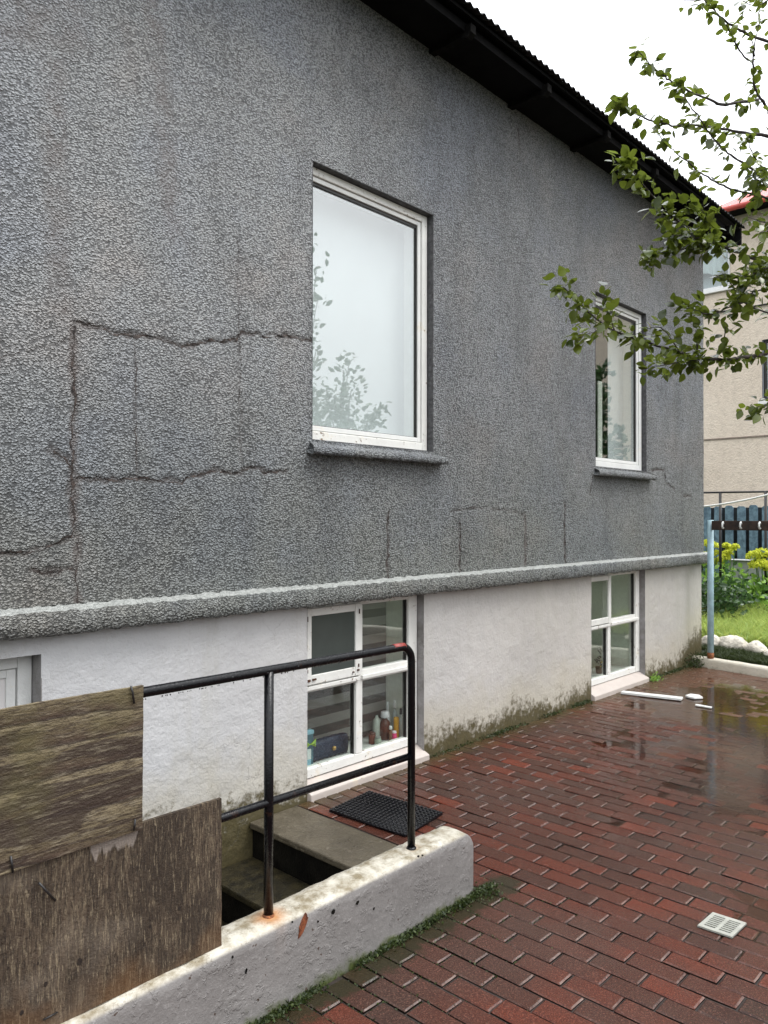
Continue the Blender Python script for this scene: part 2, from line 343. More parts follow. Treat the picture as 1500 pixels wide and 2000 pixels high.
M['cover'] = mat_leaf('ground_cover_leaf', (.06, .17, .025), (.28, .44, .08), .3)
M['umbel'] = mat_leaf('yellow_green_flower', (.42, .50, .03), (.75, .75, .08), .3, .6)
M['soil'] = simple('garden_soil', (.045, .055, .022), .8, .4, 12, .02, 20)
M['stone'] = simple('pale_boulder', (.66, .61, .52), .7, .2, 9, .03, 18)
M['kerb'] = mat_plaster('kerb_paint', (.60, .58, .53), (.72, .70, .64), -.09)
M['blue'] = simple('pale_blue_paint', (.36, .52, .58), .4, .12, 14)
M['beam'] = simple('dark_brown_beam', (.040, .020, .012), .6, .4, 18, .004)
M['hook'] = simple('white_hook_enamel', (.70, .72, .70), .4, .1)
M['blackiron'] = simple('black_iron', (.018, .016, .016), .45, .3, 40)
M['rope'] = simple('white_cord', (.72, .72, .70), .6, .05)
M['picket'] = simple('blue_grey_paint', (.16, .25, .31), .6, .35, 14, .003, 60, dark=(.05, .09, .13))
M['fence_dark'] = simple('dark_fence_rail', (.012, .018, .024), .7, .3)
M['planter'] = simple('grey_concrete_block', (.34, .35, .35), .8, .12, 12, .004)
M['beige'] = N('beige_render'); a = M['beige']
g_ = a.noise(8, 5, .7); c_ = a.mix(a.ramp(a.noise(.5, 4, .6), [(.3, 0.), (.7, 1.)]), (.62, .53, .43), (.72, .63, .52)); c_ = a.mix(a.ramp(g_, [(.45, 0.), (.7, .35)]), c_, (.34, .28, .22))
M['beige'] = a.end(a.bsdf(c_, .8, a.bump(a.noise(24, 4, .7), .03), .3))
M['redroof'] = simple('red_roof_sheet', (.62, .10, .09), .4, .12, 2)
M['redtrim'] = simple('red_gutter', (.55, .07, .05), .4, .12, 2)
M['lace'] = simple('net_curtain', (.60, .66, .70), .9, .06, 3)

# ------------------------------------------------------------------ mesh helpers
class MB:
    def __init__(s): s.v = []; s.f = []; s.mi = []; s.cur = 0
    def add(s, vs, fs):
        o = len(s.v); s.v += [tuple(p) for p in vs]; s.f += [tuple(i+o for i in f) for f in fs]; s.mi += [s.cur]*len(fs); return s
    def box(s, a, b, M_=None):
        x0, y0, z0 = a; x1, y1, z1 = b
        vs = [(x0, y0, z0), (x1, y0, z0), (x1, y1, z0), (x0, y1, z0), (x0, y0, z1), (x1, y0, z1), (x1, y1, z1), (x0, y1, z1)]
        if M_: vs = [tuple(M_ @ Vector(p)) for p in vs]
        return s.add(vs, [(0, 3, 2, 1), (4, 5, 6, 7), (0, 1, 5, 4), (1, 2, 6, 5), (2, 3, 7, 6), (3, 0, 4, 7)])
    def tube(s, pts, rad, n=10, cap=True):
        pts = [Vector(p) for p in pts]; m = len(pts); rs = rad if isinstance(rad, (list, tuple)) else [rad]*m
        vs = []; up = Vector((0, 0, 1)); prev = None
        for i, p in enumerate(pts):
            d = (pts[min(i+1, m-1)] - pts[max(i-1, 0)]).normalized()
            if prev is None: x = d.cross(up if abs(d.z) < .95 else Vector((1, 0, 0))).normalized()
            else: x = (prev - d*prev.dot(d)).normalized()
            prev = x; y = d.cross(x)
            for k in range(n):
                t = 2*PI*k/n; vs.append(p + (x*math.cos(t) + y*math.sin(t))*rs[i])
        fs = [(i*n+k, i*n+(k+1) % n, (i+1)*n+(k+1) % n, (i+1)*n+k) for i in range(m-1) for k in range(n)]
        if cap: fs += [tuple(range(n-1, -1, -1)), tuple(range((m-1)*n, m*n))]
        return s.add(vs, fs)
    def lathe(s, c, prof, n=20):
        vs = [(c[0]+r*math.cos(2*PI*k/n), c[1]+r*math.sin(2*PI*k/n), c[2]+z) for r, z in prof for k in range(n)]
        m = len(prof)
        fs = [(i*n+k, i*n+(k+1) % n, (i+1)*n+(k+1) % n, (i+1)*n+k) for i in range(m-1) for k in range(n)]
        fs += [tuple(range(n-1, -1, -1)), tuple(range((m-1)*n, m*n))]
        return s.add(vs, fs)
    def build(s, name, mat, parent=None, smooth=False, bevel=0., attrs=None):
        me = bpy.data.meshes.new(name); me.from_pydata(s.v, [], s.f)
        mats = mat if isinstance(mat, (list, tuple)) else [mat]
        for m in mats: me.materials.append(m)
        if len(mats) > 1: me.polygons.foreach_set('material_index', s.mi)
        if smooth: me.polygons.foreach_set('use_smooth', [True]*len(me.polygons))
        if attrs:
            for k, (dom, arr) in attrs.items():
                at_ = me.attributes.new(k, 'FLOAT', dom); at_.data.foreach_set('value', np.asarray(arr, dtype=np.float32))
        me.update()
        o = bpy.data.objects.new(name, me); COL.objects.link(o)
        if parent: o.parent = parent; o.matrix_parent_inverse = parent.matrix_world.inverted() if False else Matrix.Translation(-parent.location)
        if bevel:
            b = o.modifiers.new('bevel', 'BEVEL'); b.width = bevel; b.segments = 2; b.limit_method = 'ANGLE'
        return o
def tag(o, label=None, cat=None, group=None, kind=None):
    if label: o['label'] = label
    if cat: o['category'] = cat
    if group: o['group'] = group
    if kind: o['kind'] = kind
    return o
def thing(name, label, cat, loc=(0, 0, 0), group=None):
    o = bpy.data.objects.new(name, None); COL.objects.link(o); o.location = loc; o.empty_display_size = .1
    return tag(o, label, cat, group)
def smoothish(o, ang=40):
    o.data.polygons.foreach_set('use_smooth', [True]*len(o.data.polygons)); return o

# value noise in numpy for geometry
_g = rng.random((64, 64, 64))
def vnoise(x, y, z=0.):
    x = np.asarray(x, float); y = np.asarray(y, float); z = np.zeros_like(x)+z
    xi, yi, zi = np.floor(x).astype(int), np.floor(y).astype(int), np.floor(z).astype(int)
    fx, fy, fz = x-xi, y-yi, z-zi; fx = fx*fx*(3-2*fx); fy = fy*fy*(3-2*fy); fz = fz*fz*(3-2*fz)
    def g(a, b, c): return _g[(xi+a) % 64, (yi+b) % 64, (zi+c) % 64]
    def L(a, b, t): return a+(b-a)*t
    return L(L(L(g(0, 0, 0), g(1, 0, 0), fx), L(g(0, 1, 0), g(1, 1, 0), fx), fy), L(L(g(0, 0, 1), g(1, 0, 1), fx), L(g(0, 1, 1), g(1, 1, 1), fx), fy), fz)-.5
def fbm(x, y, o=4):
    return sum(vnoise(x*2**i, y*2**i, 3.7*i)/2**i for i in range(o))

# ------------------------------------------------------------------ key dimensions
YU, YB = 3.29, 3.31                     # upper rendered wall face, basement wall face
XE = 8.77                               # far corner of the house
W1 = (2.917, 3.995, 2.05, 3.64); W2 = (6.256, 7.29, 2.065, 3.615)
B1 = (2.901, 3.925, -.012, 1.10); B2 = (6.212, 7.30, -.012, 1.10)
DR = (.45, 1.40, -.95, 1.02)
LED0, LED1 = 1.105, 1.205

house = thing('grey_house', 'grey roughcast house with white painted basement storey and black corrugated eaves', 'house', (0, 3.3, 0))

def seg_dist(px, pz, pts):
    d = np.full(px.shape, 1e9)
    for (x0, z0), (x1, z1) in zip(pts[:-1], pts[1:]):
        dx, dz = x1-x0, z1-z0; t = np.clip(((px-x0)*dx+(pz-z0)*dz)/(dx*dx+dz*dz+1e-12), 0, 1)
        d = np.minimum(d, np.hypot(px-x0-t*dx, pz-z0-t*dz))
    return d
def wallgrid(x0, x1, z0, z1, y, step, holes, name, mat, attrfn=None, relief=None):
    def axis(a, b, cuts):
        cuts = sorted({a, b, *[c for c in cuts if a < c < b]}); out = []
        for p, q in zip(cuts[:-1], cuts[1:]):
            n = max(1, round((q-p)/step)); out += list(np.linspace(p, q, n+1)[:-1])
        return np.array(out+[b])
    xs = axis(x0, x1, [h[i] for h in holes for i in (0, 1)]); zs = axis(z0, z1, [h[i] for h in holes for i in (2, 3)])
    X, Z = np.meshgrid(xs, zs); nx, nz = len(xs), len(zs)
    Y = np.full(X.shape, y)
    if relief is not None: Y = Y - relief(X, Z)
    v = np.stack([X, Y, Z], -1).reshape(-1, 3)
    i, j = np.meshgrid(np.arange(nx-1), np.arange(nz-1)); i = i.ravel(); j = j.ravel()
    cx = (xs[i]+xs[i+1])/2; cz = (zs[j]+zs[j+1])/2; keep = np.ones(len(i), bool)
    for h in holes: keep &= ~((cx > h[0]) & (cx < h[1]) & (cz > h[2]) & (cz < h[3]))
    i = i[keep]; j = j[keep]; a = j*nx+i
    f = np.stack([a, a+1, a+nx+1, a+nx], -1)
    me = bpy.data.meshes.new(name); me.from_pydata(v.tolist(), [], f.tolist()); me.materials.append(mat)
    me.polygons.foreach_set('use_smooth', [True]*len(f))
    if attrfn:
        for k, arr in attrfn(X, Z).items():
            t = me.attributes.new(k, 'FLOAT', 'POINT'); t.data.foreach_set('value', arr.ravel().astype(np.float32))
    me.update(); o = bpy.data.objects.new(name, me); COL.objects.link(o)
    o.parent = house; o.matrix_parent_inverse = Matrix.Translation(-house.location)
    return o
def WP(pts, y=YU):
    r = []
    for u, v in pts:
        p = at(u, v, 1, y); r.append((p.x, p.z))
    return r
CR = [ # (pixel polyline, half width m, strength)
 ([(150,630),(195,640),(225,650),(275,658),(310,660),(345,672),(365,676),(410,666),(460,665)], .007, 1.),
 ([(460,665),(475,648),(510,655),(560,657),(611,665)], .006, .9),
 ([(150,935),(265,935),(310,938),(350,942),(395,925),(430,920),(455,928),(490,910),(520,925),(560,918)], .007, .8),
 ([(143,635),(146,760),(141,900),(143,1050)], .009, .75), ([(150,1050),(155,1235)], .009, .5),
 ([(0,1083),(60,1078),(140,1050)], .006, .75), ([(65,1117),(145,1114)], .006, .9), ([(105,880),(125,892),(142,925)], .011, .6),
 ([(265,655),(266,930)], .006, .4), ([(465,470),(470,900)], .006, .32), ([(0,700),(40,690),(150,660)], .004, .3),
 ([(340,150),(420,180),(480,205),(520,228),(560,262),(611,315)], .006, .28),
 ([(758,1000),(758,1135)], .007, .75), ([(898,1020),(899,1118),(904,1150)], .007, .8), ([(1025,1003),(1026,1100)], .009, .75), ([(1103,985),(1104,1125)], .009, .8),
 ([(880,1000),(940,990),(985,996),(1022,1004)], .008, .4), ([(1157,925),(1153,965)], .008, .7), ([(1272,918),(1298,918),(1300,940),(1318,956)], .009, .7),
 ([(1335,970),(1350,967)], .01, .7), ([(1012,250),(1016,300)], .006, .6), ([(455,0),(470,200)], .006, .25), ([(900,450),(905,700)], .01, .2),
 ([(1330,840),(1332,1090)], .012, .2), ([(240,40),(330,420),(390,520)], .01, .2),
]
CRW = [(WP(p), w, s) for p, w, s in CR]
def crack_field(X, Z):
    wx = X + .011*vnoise(X*28, Z*28)*2 + .02*vnoise(X*9, Z*9, 2.); wz = Z + .014*vnoise(X*28, Z*28, 9.)*2
    c = np.zeros(X.shape)
    for pts, w, s in CRW:
        d = seg_dist(wx, wz, pts); ww = w*1.35*(1+.6*vnoise(X*16, Z*16, 5.)*2)
        c = np.maximum(c, s*np.clip(1.6-d/np.maximum(ww, .002), 0, 1)*np.clip(1.05+vnoise(X*40, Z*40, 1.)*1.0, 0, 1))
    return np.clip(c*1.15, 0, 1)
def strip_field(X, Z):
    s = np.zeros(X.shape)
    for pts, w in ((WP([(147,640),(147,1050),(155,1250)]), .022), (WP([(1026,1010),(1027,1100)]), .02), (WP([(300,0),(340,450)]), .05), (WP([(0,20),(120,40)]), .12), (WP([(100,30),(120,600)]), .05)):
        d = seg_dist(X+.02*vnoise(X*8, Z*8), Z, pts); s = np.maximum(s, np.clip(1.5-d/w, 0, 1)*np.clip(.7+vnoise(X*20, Z*20)*1.4, 0, 1))
    return s
def wall_attr(X, Z): return {'crack': crack_field(X, Z), 'strip': strip_field(X, Z)}
def wall_rel(X, Z): return .004*fbm(X*4, Z*4, 3)-.007*crack_field(X, Z)+.002*vnoise(X*45, Z*45)
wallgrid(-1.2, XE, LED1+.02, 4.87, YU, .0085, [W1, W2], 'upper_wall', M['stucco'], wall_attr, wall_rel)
def base_rel(X, Z): return .003*fbm(X*3, Z*3, 3)
wallgrid(-1.2, XE-.02, -.97, LED0+.03, YB, .03, [B1, B2, DR], 'basement_wall', M['plaster'], None, base_rel)
def crack_ribbon(pts, w, st):
    P = []
    for (x0, z0), (x1, z1) in zip(pts[:-1], pts[1:]):
        n = max(2, int(math.hypot(x1-x0, z1-z0)/.006))
        P += [(x0+(x1-x0)*i/n, z0+(z1-z0)*i/n) for i in range(n)]
    P.append(pts[-1]); P = np.array(P); n = len(P); a_ = np.arange(n)*.006; off = pts[0][0]*7
    d = np.gradient(P, axis=0); d /= np.linalg.norm(d, axis=1)[:, None]+1e-9; nr_ = np.stack([-d[:, 1], d[:, 0]], 1)
    wob = .016*vnoise(a_*9+off, a_*0)+.010*vnoise(a_*34+off, a_*0+3)+.006*vnoise(a_*90+off, a_*0+5)
    C = P+nr_*wob[:, None]
    wl = w*st*np.clip(.34+1.5*vnoise(a_*22+off, a_*0+7)+.9*vnoise(a_*95, a_*0+off), .0, 1.3); wr = w*st*np.clip(.30+1.5*vnoise(a_*25, a_*0+off+2)+.9*vnoise(a_*110+off, a_*0), .0, 1.3)
    k = wl+wr < w*.10; wl[k] = 0; wr[k] = 0
    L = C+nr_*wl[:, None]; Rr = C-nr_*wr[:, None]
    yl = YU-wall_rel(L[:, 0], L[:, 1])-.0016; yr = YU-wall_rel(Rr[:, 0], Rr[:, 1])-.0016
    m = MB(); m.add([(x, y, z) for (x, z), y in zip(L, yl)]+[(x, y, z) for (x, z), y in zip(Rr, yr)], [(i, i+1, n+i+1, n+i) for i in range(n-1)])
    m.build('crack', M['crack'], house)
M['crack'] = simple('dark_crack_filling', (.065, .047, .040), .8, .6, 60, .006, 120)
for p_, w_, s_ in CRW:
    if s_ >= .3 and len(p_) > 1: crack_ribbon(p_, w_*(1.5 if s_ > .7 else 1.2), s_)
# end wall, turned corner, rear bulk
m = MB(); m.box((XE-.25, YU+.004, LED1+.02), (XE, 9, 4.86)); m.build('end_wall', M['stucco'], house)
m = MB(); m.box((XE-.27, YB+.004, -.2), (XE-.02, 9, LED0+.03)); m.build('end_basement_wall', M['plaster'], house)
m = MB(); m.box((-1.4, YU+.6, -.97), (-1.2, 9, 4.86)); m.box((-1.4, YU, -.97), (-1.2, YU+.6, 4.86)); m.box((-1.2, 8.8, 0), (XE-.3, 9, 4.86)); m.build('rear_wall', M['stucco'], house)
# gable on the far end above the eaves line
m = MB(); m.add([(XE-.25, 3.30, 4.862), (XE-.25, 9, 4.862), (XE-.25, 6.2, 6.15), (XE, 3.30, 4.862), (XE, 9, 4.862), (XE, 6.2, 6.15)], [(0, 1, 2), (3, 5, 4), (0, 2, 5, 3), (1, 4, 5, 2)]); m.build('gable', M['stucco'], house)
# ledge: rough front, top slope coloured paler as if lit by the sky
def ledge():
    xs = np.arange(-1.2, XE+.055, .012); n = len(xs); v = []; f = []; yo = YU-.07
    def j(k, s): return s*vnoise(xs*45, np.full(n, k*1.7))*2
    rows = [(YB+.004, LED0+.004), (yo+.012, LED0), (yo, LED0+.012), (yo, LED0+.05), (yo, LED1-.006), (yo+.008, LED1+.002)]
    for k, (yy, zz) in enumerate(rows):
        a1 = j(k, .005); a2 = j(k+9, .005)
        v += [(x, yy+p, zz+q) for x, p, q in zip(xs, a1, a2)]
    for r in range(len(rows)-1): f += [(r*n+i, r*n+i+1, (r+1)*n+i+1, (r+1)*n+i) for i in range(n-1)]
    o = len(v); f += [tuple([n-1+n*k for k in range(len(rows))])]
    mb = MB(); mb.add(v, f); mb.build('ledge', M['stucco'], house, True)
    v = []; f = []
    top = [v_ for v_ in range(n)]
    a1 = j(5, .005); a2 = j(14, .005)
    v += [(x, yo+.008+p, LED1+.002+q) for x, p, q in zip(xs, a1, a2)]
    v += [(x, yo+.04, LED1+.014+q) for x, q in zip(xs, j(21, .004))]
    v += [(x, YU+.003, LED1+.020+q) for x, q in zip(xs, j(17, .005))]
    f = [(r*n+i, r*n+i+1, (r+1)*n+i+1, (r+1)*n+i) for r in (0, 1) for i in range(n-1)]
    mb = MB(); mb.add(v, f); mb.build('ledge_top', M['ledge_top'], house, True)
ledge()
m = MB(); m.box((XE-.02, YU-.06, LED0), (XE+.052, 9, LED1)); m.build('end_ledge', M['stucco'], house)

# ------------------------------------------------------------------ roof
YE, ZE, XR = 2.89, 4.815, 8.95
SL = math.tan(math.radians(24))
m = MB(); xs = np.arange(-1.5, XR, .076/8); n = len(xs)
jit = [random.uniform(-.004, .004)+(.012 if random.random() < .04 else 0) for _ in xs]
zz = ZE+.012+.011*np.cos(xs/.076*2*PI) + .010*vnoise(xs*1.1, xs*0)
for row, (yy, dz) in enumerate(((YE, 0), (YE+.001, .0012), (6.2, (6.2-YE)*SL))):
    m.v += [(x, yy+(.006*vnoise(x*3, 0.)), z+dz) for x, z in zip(xs, zz)] if row != 1 else []
f = [(i, i+1, n+i+1, n+i) for i in range(n-1)]
o0 = len(m.v); m.f += f; m.mi += [0]*len(f)
sh = m.build('roof', M['roof'], house, True); so = sh.modifiers.new('thickness', 'SOLIDIFY'); so.thickness = .006; so.offset = -1
m = MB(); m.add([(-1.5, 6.2, ZE+.02+(6.2-YE)*SL), (XR, 6.2, ZE+.02+(6.2-YE)*SL), (XR, 9.5, ZE+.02), (-1.5, 9.5, ZE+.02)], [(0, 1, 2, 3)]); m.build('rear_roof', M['roof'], house)
m = MB(); ys = (YE+.045, 6.2)
m.add([(x, y, ZE-.018-d+(y-YE)*SL) for d in (0, .022) for y in ys for x in (-1.5, XR-.03)], [(0, 1, 3, 2), (4, 6, 7, 5), (0, 4, 5, 1), (1, 5, 7, 3), (2, 3, 7, 6), (0, 2, 6, 4)])
m.build('roof_deck', M['soffit'], house)
m = MB(); m.box((-1.2, YE+.10, 4.735), (XR-.12, YE+.12, 4.79)); m.box((-1.2, YE+.1205, 4.745), (XR-.12, YU+.02, 4.755)); m.build('fascia', M['soffit'], house)
m = MB(); m.box((XR-.10, YE+.02, 4.62), (XR-.07, YE+.30, 4.80)); m.build('barge_end', M['soffit'], house)
for k in range(11):
    x = 3.98+.93*(k-4)
    if x > XR-.1: continue
    m = MB(); y0, y1 = YE+.055, YU
    prof = [(y0, ZE-.045), (y0, ZE-.10), (y0+.035, ZE-.125), (y0+.08, ZE-.105), (y0+.20, ZE-.110), (y1, ZE-.10), (y1, ZE-.045)]
    vs = [(xx, py, pz) for xx in (x-.028, x+.028) for py, pz in prof]; q = len(prof)
    m.add(vs, [tuple(range(q)), tuple(range(2*q-1, q-1, -1))]+[(i, q+i, q+(i+1) % q, (i+1) % q) for i in range(q)])
    r = m.build('rafter_tail', M['tail'], house)

# ------------------------------------------------------------------ windows
def frame_ring(m, x0, x1, z0, z1, y0, y1, w, wb=None, wt=None, wl=None):
    wb = wb or w; wt = wt or w; wr = w; w = wl or w
    m.box((x0, y0, z0), (x0+w, y1, z1)); w_l = w; w = wr; m.box((x1-w, y0, z0), (x1, y1, z1))
    m.box((x0+w_l, y0+.0015, z0), (x1-w, y1, z0+wb)); m.box((x0+w_l, y0+.0015, z1-wt), (x1-w, y1, z1))
def reveal(m, x0, x1, z0, z1, y0, y1, t=.004):
    # four inward-facing sheets, thin boxes standing outside the opening
    m.box((x0-t, y0, z0-t), (x0, y1, z1+t)); m.box((x1, y0, z0-t), (x1+t, y1, z1+t))
    m.box((x0, y0, z1), (x1, y1, z1+t)); m.box((x0, y0, z0-t), (x1, y1, z0))
def upper_window(w, label, old, back):
    x0, x1, z0, z1 = w; yf = YU+.045
    wm = MB(); frame_ring(wm, x0+.002, x1-.008, z0+.0, z1-.004, yf, yf+.06, .050, .055, .045, .024)
    win = wm.build('window', M['frame_old'] if old else M['frame'], house, bevel=.004); win['label'] = label
    mm = MB(); reveal(mm, x0, x1, z0, z1, YU-.001, yf+.25); ro = mm.build('reveal', M['stucco_reveal'], win)
    mm = MB(); reveal(mm, x0+.02, x1-.055, z0+.05, z1-.045, yf+.062, yf+.24); mm.build('inner_lining', M['inner'], win)
    sx0, sx1, sz0, sz1 = x0+.027, x1-.062, z0+.060, z1-.052
    mm = MB(); frame_ring(mm, sx0, sx1, sz0, sz1, yf+.012, yf+.05, .028, None, None, .014); mm.build('sash', M['frame'], win, bevel=.003)
    mm = MB(); frame_ring(mm, sx0+.014, sx1-.028, sz0+.028, sz1-.028, yf+.022, yf+.045, .006, .004, .018, .002); mm.build('gasket', M['gasket'], win)
    mm = MB(); mm.box((sx0+.016, yf+.032, sz0+.03), (sx1-.03, yf+.036, sz1-.03)); mm.build('glass', M['glass'], win)
    mm = MB(); mm.box((x0+(.018 if old else .66), yf+.17, z0+.05), (x1-.03, yf+.175, z1-.05)); mm.build('blind', back, win)
    if not old:
        mm = MB(); mm.box((x0+.50, yf+.19, z0+.05), (x0+.58, yf+.20, z0+.85)); mm.build('curtain_edge', M['inner_cream'], win)
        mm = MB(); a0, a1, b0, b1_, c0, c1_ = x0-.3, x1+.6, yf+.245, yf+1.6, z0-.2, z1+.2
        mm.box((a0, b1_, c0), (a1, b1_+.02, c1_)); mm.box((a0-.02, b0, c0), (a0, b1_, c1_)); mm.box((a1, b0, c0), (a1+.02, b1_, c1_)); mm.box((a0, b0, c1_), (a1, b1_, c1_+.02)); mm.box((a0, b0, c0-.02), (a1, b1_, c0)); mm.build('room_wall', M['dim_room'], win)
    # sloping rendered sill with a projecting drip edge
    xs = np.linspace(x0-.045, x1+.085, 90); n = len(xs); v = []; f = []
    rows = [(yf, z0-.002), (YU-.055, z0-.040), (YU-.066, z0-.050), (YU-.066, z0-.078), (YU-.055, z0-.088), (YU+.01, z0-.080)]
    for k, (yy, q) in enumerate(rows):
        jj = .005*vnoise(xs*50, xs*0+k)*2
        cx = np.clip(xs, x0+.001, x1-.001) if k == 0 else xs
        v += [(x, yy+(a if k else 0), q+b) for x, a, b in zip(cx, jj, jj[::-1])]
    for r in range(len(rows)-1): f += [(r*n+i, r*n+i+1, (r+1)*n+i+1, (r+1)*n+i) for i in range(n-1)]
    f += [tuple(n*k for k in range(len(rows)))[::-1], tuple(n-1+n*k for k in range(len(rows)))]
    mm = MB(); mm.add(v, f); mm.build('window_sill', M['stucco'], win, True)
    return win
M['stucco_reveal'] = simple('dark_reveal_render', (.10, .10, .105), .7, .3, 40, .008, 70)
upper_window(W1, 'large upstairs window with rust spotted frame and white blind', True, M['curtain'])
w2 = upper_window(W2, 'far upstairs window half behind the leafy branch', False, M['curtain'])

M['frosted'] = simple('misted_grey_green_glass', (.060, .072, .066), .18, .12, 3)
def cellar_window(w, xm, zt, label, blind, cream, bx, wide_reveal):
    x0, x1, z0, z1 = w; yf = YB+wide_reveal; zb = .094
    wm = MB(); fx1 = x1-.004
    wm.box((x0+.002, yf, zb), (x0+.045, yf+.06, z1)); wm.box((fx1-.085, yf, zb), (fx1, yf+.06, z1))
    wm.box((x0+.045, yf+.002, zb), (fx1-.085, yf+.06, zb+.055)); wm.box((x0+.045, yf+.002, z1-.035), (fx1-.085, yf+.06, z1))
    wm.box((xm-.028, yf+.001, zb+.055), (xm+.028, yf+.058, z1-.035))
    wm.box((x0+.045, yf+.003, zt-.035), (xm-.028, yf+.057, zt+.035)); wm.box((xm+.028, yf+.003, zt-.035), (fx1-.085, yf+.057, zt+.035))
    win = wm.build('window', M['frame_old'], house, bevel=.005); win['label'] = label
    mm = MB(); mm.box((x0-.004, YB-.0, z0), (x0, yf+.3, z1)); mm.box((x1, YB-.0, z0), (x1+.004, yf+.3, z1)); mm.box((x0-.004, YB+.0, z1), (x1+.004, yf+.3, z1+.004)); mm.build('reveal', M['plaster_reveal'], win)
    # drip moulding under the transom
    mm = MB(); mm.box((x0+.03, yf-.018, zt-.020), (xm-.01, yf+.0, zt+.004)); mm.box((xm+.012, yf-.018, zt-.020), (fx1-.05, yf, zt+.004)); mm.build('drip_rail', M['frame_old'], win, bevel=.003)
    # opening casement, upper left, standing proud of the frame
    mm = MB(); frame_ring(mm, x0+.010, xm-.004, zt+.012, z1-.022, yf-.022, yf-.001, .052, .055, .045); mm.build('casement', M['frame_old'], win, bevel=.004)
    gl = MB()
    gf = MB(); gf.box((x0+.055, yf-.012, zt+.06), (xm-.05, yf-.008, z1-.06)); gf.build('frosted_pane', M['frosted'] if blind is M['zebra'] else M['glass2'], win); gl.box((xm+.028, yf+.030, zt+.035), (fx1-.085, yf+.034, z1-.035))
    gl.box((x0+.045, yf+.030, zb+.055), (xm-.028, yf+.034, zt-.035)); gl.box((xm+.028, yf+.030, zb+.055), (fx1-.085, yf+.034, zt-.035))
    gl.build('glass', M['glass2'], win)
    mm = MB(); mm.box((fx1-.091, yf+.02, zb+.05), (fx1-.0852, yf+.05, z1-.03)); mm.build('gasket', M['gasket'], win); mm = MB(); mm.box((xm-.034, yf+.02, zb+.05), (xm-.0282, yf+.05, zt-.03)); mm.build('gasket', M['gasket'], win)
    # sloping cream sill down to the paving
    mm = MB(); v = [(x0, yf+.01, zb-.004), (x1, yf+.01, zb-.004), (x1+.02, YB-.035, .035), (x0, YB-.035, .035), (x1+.02, YB-.037, -.015), (x0, YB-.037, -.015), (x0, yf+.01, -.015), (x1, yf+.01, -.015)]
    mm.add(v, [(0, 3, 2, 1), (3, 5, 4, 2), (0, 6, 5, 3), (1, 2, 4, 7)]); mm.build('window_sill', M['sill_paint'], win, bevel=.006)
    # room behind: lining, inner shelf, blind
    yi = yf+.06; yb = yf+.30
    mm = MB(); mm.box((fx1-.022, yi, zb), (fx1-.012, yb, z1)); mm.box((x0+.02, yi, z1-.03), (fx1-.022, yb, z1-.022)); mm.box((x0+.02, yi, zb), (x0+.03, yb, z1)); mm.build('inner_lining', cream, win)
    mm = MB(); mm.box((x0+.03, yi+.001, zb+.020), (fx1-.0225, yb+.02, zb+.035)); mm.build('inner_shelf', M['frame'], win)
    mm = MB(); mm.box((bx[0], yb-.04, bx[2] if len(bx) > 2 else zb+.05), (bx[1], yb-.036, z1-.03)); mm.build('blind', blind, win)
    mm = MB(); mm.box((x0-.1, yb+.02, zb-.1), (x1+.1, yb+.9, zb-.08)); mm.box((x0-.1, yb+.9, zb-.1), (x1+.1, yb+.92, z1)); mm.box((x0-.12, yb+.02, zb-.1), (x0-.1, yb+.9, z1)); mm.box((x1+.1, yb+.02, zb-.1), (x1+.12, yb+.9, z1)); mm.box((x0-.1, yb+.0, z1), (x1+.1, yb+.9, z1+.02)); mm.build('room_wall', cream, win)
    return win, yi, zb+.035
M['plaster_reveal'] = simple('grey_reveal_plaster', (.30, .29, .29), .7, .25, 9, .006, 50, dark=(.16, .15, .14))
b1, y1i, z1s = cellar_window(B1, 3.375, .625, 'near basement window with peeling frame and things on its shelf', M['zebra'], M['inner_cream'], (2.93, 3.895), .055)
b2, y2i, z2s = cellar_window(B2, 6.66, .625, 'far basement window with white cross bars and pale blind', M['zebra2'], M['inner_cream'], (6.24, 6.62, .62), .055)
M['hinge_rust'] = M['rust']
M['dark_rust'] = simple('dark_rust', (.10, .035, .015), .8, .5, 90)
# rusted hinges and stay on the near casement
m = MB(); yh = YB+.055-.026
for hx, hz, sx, sz in ((2.925, 1.02, .006, .03), (2.925, .72, .006, .02), (2.93, .665, .02, .014), (2.965, .668, .03, .010), (3.345, 1.03, .006, .03), (3.34, .70, .006, .02), (3.29, .665, .014, .008), (3.33, .672, .018, .010)):
    m = MB(); m.box((hx, yh-.003, hz-sz/2), (hx+sx, yh+.004, hz+sz/2)); m.build('rusty_hinge', M['dark_rust'], b1, bevel=.0015)

# basement door at the foot of the steps
x0, x1, z0, z1 = DR
m = MB(); m.box((x0, YB+.085, z0), (x0+.06, YB+.145, z1)); m.box((x1-.062, YB+.085, z0), (x1-.003, YB+.145, z1)); m.box((x0+.06, YB+.087, z1-.062), (x1-.062, YB+.145, z1-.002))
door = m.build('door', M['frame'], house, bevel=.004); door['label'] = 'white basement door in a deep grey recess'
m = MB(); reveal(m, x0, x1, z0, z1, YB-.001, YB+.2); m.build('reveal', M['plaster_reveal'], door)
m = MB(); m.box((x0+.063, YB+.11, z0+.01), (x1-.066, YB+.15, z1-.066)); m.build('door_leaf', simple('pinkish_white_door_paint', (.70, .67, .66), .5, .04, 4), door)
m = MB(); m.box((x1-.105, YB+.098, z0+.01), (x1-.066, YB+.112, z1-.066)); m.box((x0+.063, YB+.098, z1-.10), (x1-.105, YB+.112, z1-.066)); m.build('door_stile', M['frame'], door, bevel=.002)
m = MB(); m.lathe((x1-.13, YB+.10, .05), [(.02, 0), (.026, .01), (.026, .03), (.01, .04)], 12); m.build('door_handle', M['blackiron'], door)

